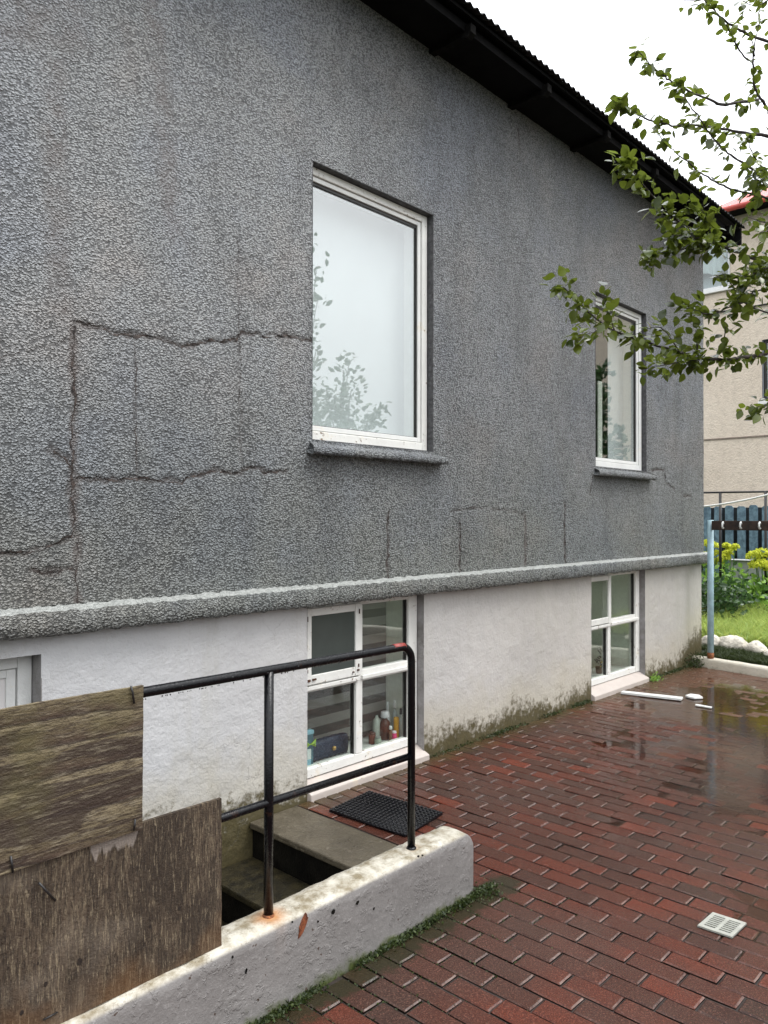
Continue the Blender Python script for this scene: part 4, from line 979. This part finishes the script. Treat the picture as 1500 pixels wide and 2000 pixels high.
for ci in range(-16, 6):                       # mossy joints near the wall
    for k in range(60):
        y = 1.95-abs(random.gauss(0, .16)); x = BX0+ci*BP
        if random.random() < .55+float(vnoise(x*3, y*6)): pts.append((x+random.gauss(0, .003), y, random.uniform(-.008, -.002)))
        if random.random() < .3: pts.append((x+random.random()*BP, BY0+(random.choice((0, 1, 2))+(ci % 2)/2)*BL+random.gauss(0, .003), random.uniform(-.008, -.003)))
tag(leafcloud(pts, .009, 'joint_moss', M['moss'], None, .6, .6), 'dark moss growing in the joints between the red pavers', 'moss', kind='stuff')
pts = []
while len(pts) < 1500:
    x = random.uniform(3.98, 8.6)
    if 6.15 < x < 7.35 and not (x > 7.25): continue
    if random.random() < .45+float(vnoise(x*4, 1.))*1.5: pts.append((x, 3.305-abs(random.gauss(0, .02)), random.uniform(-.004, .018)))
tag(leafcloud(pts, .018, 'wall_foot_moss', M['moss'], None, .6, .5), 'moss and small weeds along the foot of the basement wall', 'moss', kind='stuff')
cw = thing('corner_weed', 'tuft of green weed growing at the far corner of the basement wall', 'weed', (8.45, 3.22, 0))
pts = [(8.45+random.gauss(0, .13), 3.24+random.gauss(0, .05), abs(random.gauss(0, .06))) for k in range(450)]
leafcloud(pts, .035, 'foliage', M['moss'], cw, .9, .3)
sw = thing('sill_weed', 'tiny green weed at the foot of the far basement window reveal', 'weed', (7.40, 3.25, 0))
leafcloud([(7.40+random.gauss(0, .06), 3.25+random.gauss(0, .02), abs(random.gauss(0, .02))) for k in range(90)], .035, 'foliage', M['cover'], sw, .9, .3)

# garden beyond the kerb
def gz(x, y):
    xx = x-8.55
    return .07+np.clip(xx, 0, 9)*.13+.05*fbm(np.asarray(x)*.9, np.asarray(y)*.9, 3)*np.clip(xx, 0, 1)
gxs = np.linspace(8.5, 17.9, 70); gys = np.linspace(-6, 12, 90); m = MB()
for yv in gys:
    for xv in gxs:
        x_ = xv if xv > 8.51 else 8.52+min(0, (yv-3.3))*.2
        m.v.append((x_, yv, float(gz(xv, yv))))
for j in range(89):
    for i in range(69):
        if gxs[i] < XE+.0 and gys[j+1] > 3.32: continue
        a = j*70+i; m.f.append((a, a+1, a+71, a+70)); m.mi.append(0)
tag(m.build('garden_ground', M['soil'], None, True), kind='structure')
m = MB()      # kerb follows the edge of the paving
def kp(y, off): return 8.50+(y-3.3)*.2+off
ysk = np.linspace(3.30, -4, 60)
prof = [(-.055, -.04), (-.050, .075), (-.04, .095), (.02, .102), (.065, .098), (.075, .04)]
for y in ysk:
    for k, (o_, z_) in enumerate(prof): m.v.append((kp(y, o_)+.006*float(vnoise(y*9, k)), y, z_+.006*float(vnoise(y*12, k*2.))))
q = len(prof); n = len(ysk)
m.f = [(i*q+k, i*q+k+1, (i+1)*q+k+1, (i+1)*q+k) for i in range(n-1) for k in range(q-1)]+[tuple(range(q))[::-1]]; m.mi = [0]*len(m.f)
tag(m.build('kerb', M['kerb'], None, True), kind='structure')
def in_view(x, y):
    d = Vector((x, y, 1.))-Vector((0, 0, H)); z = d.dot(_fw); u = 750+F*d.dot(_r)/z; return 1280 < u < 1640
def scatter(n, x0, x1, y0, y1, dens=None, zf=gz, jz=0.):
    out = []
    while len(out) < n:
        x, y = random.uniform(x0, x1), random.uniform(y0, y1)
        if x < XE+.05 and y > 3.25: continue
        if not in_view(x, y): continue
        if dens and random.random() > dens(x, y): continue
        out.append((x, y, float(zf(x, y))+random.random()*jz))
    return out
tag(blades(scatter(26000, 9.15, 11.3, 1.2, 4.4, lambda x, y: .7+float(vnoise(x*3, y*3))), .15, .0075, 'lawn_grass', M['grass']), 'bright green unmown grass beyond the stones', 'grass', kind='stuff')
tag(blades(scatter(12000, 8.56, 8.95, .8, 3.35), .05, .0035, 'kerb_grass', M['moss']), 'short dark green grass and moss on the bank behind the kerb', 'grass', kind='stuff')
tag(leafcloud(scatter(5200, 10.5, 12.4, 2.2, 4.9, lambda x, y: min(1, .25+(x-10.3)*.5), jz=.16), .10, 'ground_cover', M['cover'], None, .5, .75), 'leafy green ground cover in front of the blue fence', 'ground cover', kind='stuff')
ST = 'pale boulders along the grass bank'
def boulder(x, y, rx, ry, rz, label):
    m = MB(); nu, nv = 26, 16; z = float(gz(x, y)); sd_ = random.random()*50
    for j in range(nv+1):
        th = PI*j/nv
        for i in range(nu):
            ph = 2*PI*i/nu; d = (math.sin(th)*math.cos(ph), math.sin(th)*math.sin(ph), math.cos(th))
            s = 1+.30*float(vnoise(d[0]*1.8+sd_, d[1]*1.8+5, d[2]*1.8+5))+.1*float(vnoise(d[0]*5+sd_, d[1]*5+5, d[2]*5+5))
            m.v.append((x+d[0]*rx*s, y+d[1]*ry*s, z+d[2]*rz*s))
    for j in range(nv):
        for i in range(nu): m.f.append((j*nu+i, (j+1)*nu+i, (j+1)*nu+(i+1) % nu, j*nu+(i+1) % nu))
    m.mi = [0]*len(m.f); return tag(m.build('boulder', M['stone'], None, True), label, 'boulder', ST)
boulder(9.02, 3.30, .10, .13, .13, 'small pale boulder against the house corner left of the blue post')
boulder(9.05, 3.08, .13, .19, .14, 'long low pale boulder right of the blue post')
boulder(8.98, 2.80, .10, .12, .13, 'rounded pale boulder in the middle of the row of stones')
boulder(8.93, 2.60, .12, .12, .09, 'flat cream boulder at the right edge of the photo')

# clothes rack with pale blue post and brown beam
cr = thing('clothes_rack', 'drying rack with pale blue post and dark brown beam on the kerb', 'drying rack', (8.46, 3.10, .1))
m = MB(); m.tube([(8.463, 3.105, .09), (8.460, 3.103, .9), (8.455, 3.10, 1.585)], .040*.82, 18); post = m.build('post', M['blue'], cr, True)
m = MB(); m.box((8.40, -.6, 1.478), (8.44, 3.07, 1.578)); bm_ = m.build('beam', M['beam'], cr, bevel=.004)
m = MB(); m.tube([(8.463, 3.105, .088), (8.4625, 3.105, .16)], .0345, 14); m.build('rusty_foot', M['rust'], cr, True)
for y in (2.945, 2.765, 2.58, 2.38, 2.1, 1.8):
    m = MB(); m.tube([(8.40, y, 1.50), (8.375, y, 1.50), (8.36, y, 1.52), (8.365, y, 1.552), (8.385, y, 1.562), (8.398, y, 1.545)], .010, 8); m.build('hook', M['hook'], cr, True)
# black iron frame behind, slack white line
bf = thing('iron_washing_frame', 'tall thin black iron washing line frame behind the blue post', 'washing frame', (11.0, 3.9, .4))
for y in (3.90, 3.31):
    m = MB(); m.tube([(11.0, y, .35), (11.0, y, 1.96)], .019, 10); m.build('post', M['blackiron'], bf, True)
m = MB(); m.tube([(11.0, 5.2, 1.972), (11.0, 2.2, 1.955)], .014, 10); m.build('top_bar', M['blackiron'], bf, True)
m = MB(); m.tube([(10.9, 4.6+(-.1*k), 1.745+.0*k+.16*((k/13.)**2)) for k in range(0, 22)], .012, 8); tag(m.build('washing_line', M['rope'], None, True), 'slack white washing line crossing in front of the blue fence', 'washing line')
# picket fence
fx = 12.55
fe = thing('picket_fence', 'blue grey picket fence with dark rails in front of the beige house', 'fence', (fx, 4.3, .8))
y = 7.2; k = 0
while y > 1.2:
    w_ = random.uniform(.112, .124); t_ = 1.80+random.uniform(-.012, .012); m = MB(); e = random.uniform(-.01, .01)
    pr_ = [(y, .62), (y-w_, .62), (y-w_, t_-.03), (y-w_*.8, t_+.000), (y-w_*.2, t_+.002), (y, t_-.02)]
    q = 6; m.add([(fx+e, a_, b_) for a_, b_ in pr_]+[(fx+e+.02, a_, b_) for a_, b_ in pr_], [tuple(range(q)), tuple(range(2*q-1, q-1, -1))]+[(i, q+i, q+(i+1) % q, (i+1) % q) for i in range(q)])
    m.build('picket', M['picket'], fe); y -= w_+.058
m = MB(); m.box((fx+.035, 1.2, 1.02), (fx+.075, 7.2, 1.12)); m.build('rail', M['fence_dark'], fe)
m = MB(); m.box((fx+.035, 1.2, 1.55), (fx+.075, 7.2, 1.65)); m.build('rail', M['fence_dark'], fe)
m = MB(); m.box((fx+.08, 1.2, .5), (fx+.10, 7.2, 1.775)); m.build('backing', M['fence_dark'], fe)
m = MB(); m.box((fx-.06, 1.2, .3), (fx+.12, 7.2, .64)); m.build('base_wall', M['planter'], fe)
m = MB(); m.box((11.75, 3.35, .35), (11.95, 4.05, .985)); m.box((11.72, 3.32, .986), (11.98, 4.08, 1.0)); tag(m.build('concrete_planter', M['planter'], bevel=.01), 'plain grey concrete planter block in front of the fence', 'planter')
# yellow-green flower plants
FG = 'yellow green flowering plants by the fence'
def umbel_plant(x, y, heads, label, sc=1.):
    z = float(gz(x, y)); t = thing('flowering_plant', label, 'plant', (x, y, z), FG); m = MB(); hp = []
    for (dx, dy, dz, r) in heads:
        m.tube([(x+dx*.2, y+dy*.2, z), (x+dx*.7, y+dy*.7, z+dz*.6), (x+dx, y+dy, z+dz)], .006, 6)
        for k in range(int(330*r/.08)):
            th = random.uniform(0, 2*PI); ct = random.uniform(-.3, 1); s_ = math.sqrt(1-ct*ct); rr = r*random.uniform(.85, 1.05)
            hp.append((x+dx+rr*s_*math.cos(th), y+dy+rr*s_*math.sin(th), z+dz+rr*.75*ct))
    m.build('stem', M['cover'], t, True); leafcloud(hp, .026, 'flower_head', M['umbel'], t, .3, .9)
    leafcloud([(x+random.gauss(0, .16), y+random.gauss(0, .16), z+abs(random.gauss(0, .18))) for k in range(500)], .10, 'foliage', M['cover'], t, .5, .6)
def hd(lst, X):      # flower head centres given where they are seen at distance X
    out = []
    for u, v, rpx in lst:
        p = at(u, v, 0, X); out.append((p.x, p.y, p.z, rpx*X/1.05/F*1.1))
    return out
for X, L, lab in ((11.3, [(1381,1064,11),(1378,1085,9),(1384,1100,9),(1398,1066,9),(1401,1082,9),(1400,1098,9)], 'yellow green flowering plant between the house corner and the iron post'),
                  (11.2, [(1414,1067,7),(1422,1073,8),(1421,1081,8),(1418,1090,9),(1437,1069,7)], 'yellow green flowering plant just right of the iron post'),
                  (11.0, [(1475,1088,13),(1490,1083,13),(1505,1086,15),(1477,1106,14),(1494,1104,14),(1510,1112,14)], 'large yellow green flowering plant at the right edge')):
    h_ = hd(L, X); cx = sum(a_[0] for a_ in h_)/len(h_); cy = sum(a_[1] for a_ in h_)/len(h_); z = float(gz(cx, cy))
    umbel_plant(cx, cy, [(a_[0]-cx+random.gauss(0, .08), a_[1]-cy, a_[2]-z, a_[3]) for a_ in h_], lab)
sb = thing('garden_shrub', 'dark leafy shrub in the corner behind the blue post', 'shrub', (10.3, 3.72, .3))
leafcloud([(10.5+random.gauss(0, .28), 3.78+random.gauss(0, .24), .30+abs(random.gauss(0, .22))) for k in range(1500)], .085, 'foliage', M['leaf_dark'], sb, .5, .6)
m = MB(); m.tube([(10.4, 3.75, .25), (10.42, 3.76, .6)], .02, 8); m.build('stem', M['bark'], sb, True)

# neighbour's house
nh = thing('beige_house', 'two storey beige rendered house with red metal roof beyond the garden', 'house', (18, 5, 0))
NX = 18.; WN = (6.16, 7.35, 6.86, 8.05)
def nwall():
    m = MB(); ys_ = [-8, 4.35, 5.47, WN[0], WN[1], 14]; zs = [-.2, 4.2, 5.52, WN[2], WN[3], 8.55]
    for i in range(5):
        for j in range(5):
            if ys_[i] == WN[0] and zs[j] == WN[2]: continue
            if ys_[i] == 4.35 and zs[j] == 4.2: continue
            m.add([(NX, ys_[i], zs[j]), (NX, ys_[i+1], zs[j]), (NX, ys_[i+1], zs[j+1]), (NX, ys_[i], zs[j+1])], [(0, 1, 2, 3)])
    m.box((NX+.4, -7.99, -.2), (NX+9, 13.99, 8.54)); m.build('wall', M['beige'], nh)
nwall()
for (a0, a1, b0, b1_), fm, lab in (((6.16, 7.35, 6.86, 8.05), M['frame'], 'upstairs window with net curtain'), ((4.35, 5.47, 4.2, 5.52), M['blackiron'], 'window with dark frame')):
    m = MB(); frame_ring2 = None
    for c0_, c1_ in (((NX+.06, a0, b0), (NX+.11, a0+.06, b1_)), ((NX+.06, a1-.06, b0), (NX+.11, a1, b1_)), ((NX+.062, a0+.06, b0), (NX+.11, a1-.06, b0+.06)), ((NX+.062, a0+.06, b1_-.06), (NX+.11, a1-.06, b1_))): m.box(c0_, c1_)
    wn = m.build('window', fm, nh); wn['label'] = lab
    m = MB(); m.box((NX+.08, a0+.06, b0+.06), (NX+.085, a1-.06, b1_-.06)); m.build('pane', M['glass2'], wn)
    m = MB(); nn = 60
    for k in range(nn+1):
        y = a0+.05+(a1-a0-.1)*k/nn; xx = NX+.2+.03*math.sin(k*.9)+.015*math.sin(k*2.3); m.v += [(xx, y, b0+.42+.04*math.sin(k*.25)), (xx, y, b1_)]
    m.f = [(2*k, 2*k+2, 2*k+3, 2*k+1) for k in range(nn)]; m.mi = [0]*nn; m.build('curtain', M['lace'], wn, True)
    m = MB(); m.box((NX+.35, a0, b0), (NX+.37, a1, b1_)); m.box((NX+.0, a0-.01, b0-.0), (NX+.37, a0, b1_)); m.box((NX, a1, b0), (NX+.37, a1+.01, b1_)); m.box((NX, a0, b0-.01), (NX+.37, a1, b0)); m.box((NX, a0, b1_), (NX+.37, a1, b1_+.01)); m.build('room_wall', simple('blue_grey_room', (.40, .43, .48), .8, .03), wn)
    m = MB(); m.box((NX-.07, a0-.08, b0-.10), (NX+.06, a1+.08, b0-.02)); m.build('window_sill', M['frame'], wn, bevel=.01)
m = MB(); m.box((NX-.45, -8.4, 8.40), (NX+.2, 6.45, 8.44)); m.build('eaves_soffit', M['soffit'], nh)
m = MB(); m.tube([(NX-.47, -8.4, 8.43), (NX-.47, 6.46, 8.43)], .06, 10); m.build('gutter', M['redtrim'], nh, True)
m = MB(); k = 0; ysr = np.arange(-8.4, 6.46, .02); n = len(ysr)
zzr = .014*(np.cos(ysr/.2*2*PI) > .75)
m.v = [(NX-.48, y, 8.49+z) for y, z in zip(ysr, zzr)]+[(NX+5.0, y-2.2, 11.4+z) for y, z in zip(ysr, zzr)]; m.f = [(i, i+1, n+i+1, n+i) for i in range(n-1)]; m.mi = [0]*len(m.f); m.build('roof', M['redroof'], nh)
m = MB(); m.tube([(NX-.03, 6.9, 6.30), (NX-.03, 2., 6.27)], .02, 6); m.build('facade_cable', M['blackiron'], nh)
m = MB(); m.box((NX-.02, -8, 3.40), (NX-.002, 14, 3.43)); m.build('string_course', simple('joint_line', (.25, .20, .16), .8, .2), nh)

# ------------------------------------------------------------------ tree
tr = thing('fruit_tree', 'leafy green fruit tree reaching its branches in from the right', 'tree', (4.55, .55, 0))
TR = Vector((4.55, .55, 0))
BR = [ # pixel polyline (tip first), depth at tip, depth at base, base radius, leaf density, leaf weight
 ([(1100,562),(1120,580),(1150,610),(1190,640),(1240,662),(1300,680),(1370,700),(1420,702),(1450,698),(1500,690),(1580,665)], 3.15, 3.55, .0085, 1.35),
 ([(1374,0),(1395,21),(1410,36),(1437,54),(1458,66),(1500,82),(1580,105)], 3.3, 3.6, .008, .12),
 ([(1335,0),(1360,2),(1378,-6),(1390,-30)], 3.3, 3.4, .004, .1),
 ([(1419,48),(1429,69),(1449,105),(1470,126),(1473,162),(1485,192),(1510,225),(1580,300)], 3.3, 3.6, .007, .25),
 ([(1485,36),(1473,90),(1470,126)], 3.35, 3.4, .004, .3), ([(1461,66),(1472,90),(1473,110)], 3.35, 3.4, .004, .1),
 ([(1245,99),(1260,114),(1272,129),(1290,144),(1308,156),(1329,168),(1350,180),(1380,192),(1410,204),(1440,200),(1482,195)], 3.1, 3.4, .0065, .55),
 ([(1212,201),(1236,216),(1260,231),(1290,240),(1320,246),(1350,245),(1380,248),(1410,252),(1455,260),(1500,266),(1580,280)], 3.1, 3.55, .0075, .6),
 ([(1329,170),(1344,201),(1362,225),(1380,252),(1398,276),(1416,294),(1440,312),(1470,330),(1500,348),(1580,400)], 3.15, 3.5, .006, .8),
 ([(1458,270),(1467,294),(1482,318),(1500,342)], 3.35, 3.45, .004, .7),
 ([(1284,261),(1308,288),(1335,310),(1362,333),(1389,351),(1419,366),(1449,375),(1482,382),(1500,387),(1580,400)], 3.1, 3.5, .006, .5),
 ([(1225,318),(1239,339),(1260,366),(1284,393),(1305,417),(1326,432),(1350,450),(1380,468),(1410,480),(1437,492),(1470,504),(1500,513),(1580,530)], 3.1, 3.5, .007, 1.7),
 ([(1262,500),(1290,495),(1320,490),(1360,480),(1395,474)], 3.15, 3.3, .004, 3.0),
 ([(1300,455),(1340,462),(1370,466)], 3.1, 3.25, .003, 2.6), ([(1360,395),(1375,420),(1385,445),(1392,472)], 3.2, 3.3, .004, 2.6),
 ([(1413,534),(1425,552),(1437,570),(1452,590),(1500,612),(1580,640)], 3.3, 3.6, .005, .7),
 ([(1338,600),(1360,607),(1390,612),(1425,600),(1452,590)], 3.25, 3.35, .004, 2.2),
 ([(1359,645),(1361,670),(1364,698)], 3.35, 3.4, .004, 2.0), ([(1416,638),(1416,665),(1415,700)], 3.35, 3.4, .004, 1.4),
 ([(1175,578),(1190,615),(1200,645)], 3.15, 3.2, .003, 1.6), ([(1130,660),(1160,648),(1180,640)], 3.15, 3.2, .003, 1.6),
 ([(1260,720),(1300,712),(1340,706),(1370,700)], 3.15, 3.3, .004, 2.0), ([(1235,655),(1290,640),(1330,690)], 3.2, 3.3, .003, 1.5),
 ([(1450,545),(1480,530),(1510,520),(1580,515)], 3.3, 3.5, .005, 2.6), ([(1446,580),(1475,570),(1510,560)], 3.3, 3.4, .004, 2.2),
 ([(1470,800),(1490,792),(1520,790),(1580,770)], 3.3, 3.5, .004, 1.4),
 ([(1495,330),(1470,345),(1500,360)], 3.3, 3.4, .003, 2.2), ([(1462,425),(1485,432),(1510,440)], 3.3, 3.4, .004, .9),
 ([(1450,0),(1475,12),(1500,0)], 3.2, 3.3, .003, 1.4), ([(1486,455),(1500,450),(1530,445)], 3.3, 3.4, .003, 1.2),
]
leafpts = []
def add_leaf(V, Fc, R, p, d, s, rn):
    d = d.normalized(); n = d.cross(Vector((random.gauss(0, .5), random.gauss(0, .5), 1))).normalized()
    nn = n.cross(d); w = s*random.uniform(.30, .40); cv = random.uniform(.05, .28)*s; fold = random.uniform(.0, .12)*s
    st_ = p+d*s*.28; b = len(V); prof_ = ((.0, .05), (.15, .62), (.38, 1.), (.62, .86), (.84, .45), (1., .0))
    V.append(p)
    for (t, ww) in prof_:
        c = st_+d*s*t-nn*cv*t*t; V.append(c); V.append(c+n*w*ww+nn*fold*ww); V.append(c-n*w*ww+nn*fold*ww)
    Fc.append((b, b+2, b+3)); R.append(rn)
    for k in range(5):
        q = b+1+3*k; Fc.extend([(q, q+1, q+4, q+3), (q, q+3, q+5, q+2)]); R.extend([rn, rn])
for bi, (px, t0, t1, rb, dens) in enumerate(BR):
    m_ = len(px); ptsw = []
    for i, (u, v) in enumerate(px):
        t = t0+(t1-t0)*(i/(m_-1)); ptsw.append(dep(u, v, t+.04*math.sin(bi*2.1+i*.8)))
    # smooth resample
    fine = []
    for i in range(m_-1):
        p0 = ptsw[max(i-1, 0)]; p1_ = ptsw[i]; p2_ = ptsw[i+1]; p3 = ptsw[min(i+2, m_-1)]
        for k in range(4):
            s = k/4.; fine.append(.5*((2*p1_)+(-p0+p2_)*s+(2*p0-5*p1_+4*p2_-p3)*s*s+(-p0+3*p1_-3*p2_+p3)*s**3))
    fine.append(ptsw[-1]); nF = len(fine)
    fine = [p+Vector((random.gauss(0, .0016), random.gauss(0, .0016), random.gauss(0, .0016))) for p in fine]
    rads = [max(.0016, rb*(.28+.72*i/(nF-1)))*random.uniform(.85, 1.2) for i in range(nF)]
    if px[-1][0] > 1560:      # carry on to the trunk outside the frame
        e = fine[-1]; top = TR+Vector((0, 0, e.z-.5 if e.z > 1.6 else 1.2)); md = (e*.5+top*.5)+Vector((0, 0, -.02)); fine += [md, top]; rads += [rb*1.5, rb*2.2]
    m = MB(); m.tube(fine, rads, 7); m.build('branch', M['bark'], tr, True)
    V = []; Fc = []; R = []
    ln = sum((fine[i+1]-fine[i]).length for i in range(nF-1)); cnt = max(2, int(ln*(dens*.85+.22)*125))
    for k in range(cnt):
        j = random.randrange(nF-1) if random.random() > .10 else 0
        base = fine[j].lerp(fine[j+1], random.random()); dirn = (fine[max(j-1, 0)]-fine[min(j+2, nF-1)]).normalized()
        spur = Vector((random.gauss(0, 1), random.gauss(0, 1), random.gauss(-.05, 1))).normalized()*random.uniform(.004, .060 if dens > 1 else .03)
        dd = dirn*random.uniform(.1, .9)+Vector((random.gauss(0, .6), random.gauss(0, .6), random.gauss(-.15, .6)))
        add_leaf(V, Fc, R, base+spur, dd, random.uniform(.028, .056), min(1, max(0, random.gauss(.45, .30))))
    m = MB(); m.v = [tuple(v) for v in V]; m.f = Fc; m.mi = [0]*len(Fc); m.build('foliage', M['leaf'], tr, True, attrs={'rnd': ('FACE', R)})
m = MB(); m.tube([TR+Vector(p) for p in ((0, 0, -.05), (.02, .01, .6), (-.02, .03, 1.2), (.0, .02, 1.9), (.03, 0, 2.6), (.02, .04, 3.4), (.1, .0, 4.2))], [.085, .07, .062, .055, .045, .03, .012], 14); m.build('trunk', M['bark'], tr, True)

# shrubs and trees on the far side of the yard, seen only as reflections in the panes
def bush(x, y, h, r, n, label, cat='shrub', size=.085, mat='leaf_dark', z0=.2):
    t = thing('garden_tree', label, cat, (x, y, 0)); m = MB(); pts = []
    m.tube([(x, y, -.05), (x, y, h*.45), (x+.04, y, h*.9)], [.05, .035, .008], 8)
    for k in range(26):
        a_ = random.uniform(0, 2*PI); z = random.uniform(z0, .9)*h; rr = r*(1-(z/h)**2*.75)*random.uniform(.5, 1.)
        e = Vector((x+rr*math.cos(a_), y+rr*math.sin(a_), z+random.uniform(.1, .35))); m.tube([(x, y, z*.75), e], [.012, .004], 5)
        for q in range(n//26):
            s = random.uniform(.25, 1.05); p = Vector((x, y, z*.75)).lerp(e, s); pts.append((p.x+random.gauss(0, .07), p.y+random.gauss(0, .07), p.z+random.gauss(0, .07)))
    m.build('branch', M['bark'], t); leafcloud(pts, size, 'foliage', M[mat], t, .3, .55)
bush(6.3, .15, 3.75, .75, 3200, 'slim leafy tree across the yard reflected in the near upstairs window', 'tree')
bush(5.42, .42, 4.9, .42, 1100, 'tall narrow tree across the yard reflected at the left edge of the near upstairs window', 'tree')
bush(12.2, .3, 4.5, .62, 3000, 'dark dense tree reflected in the far upstairs window', 'tree', .14)
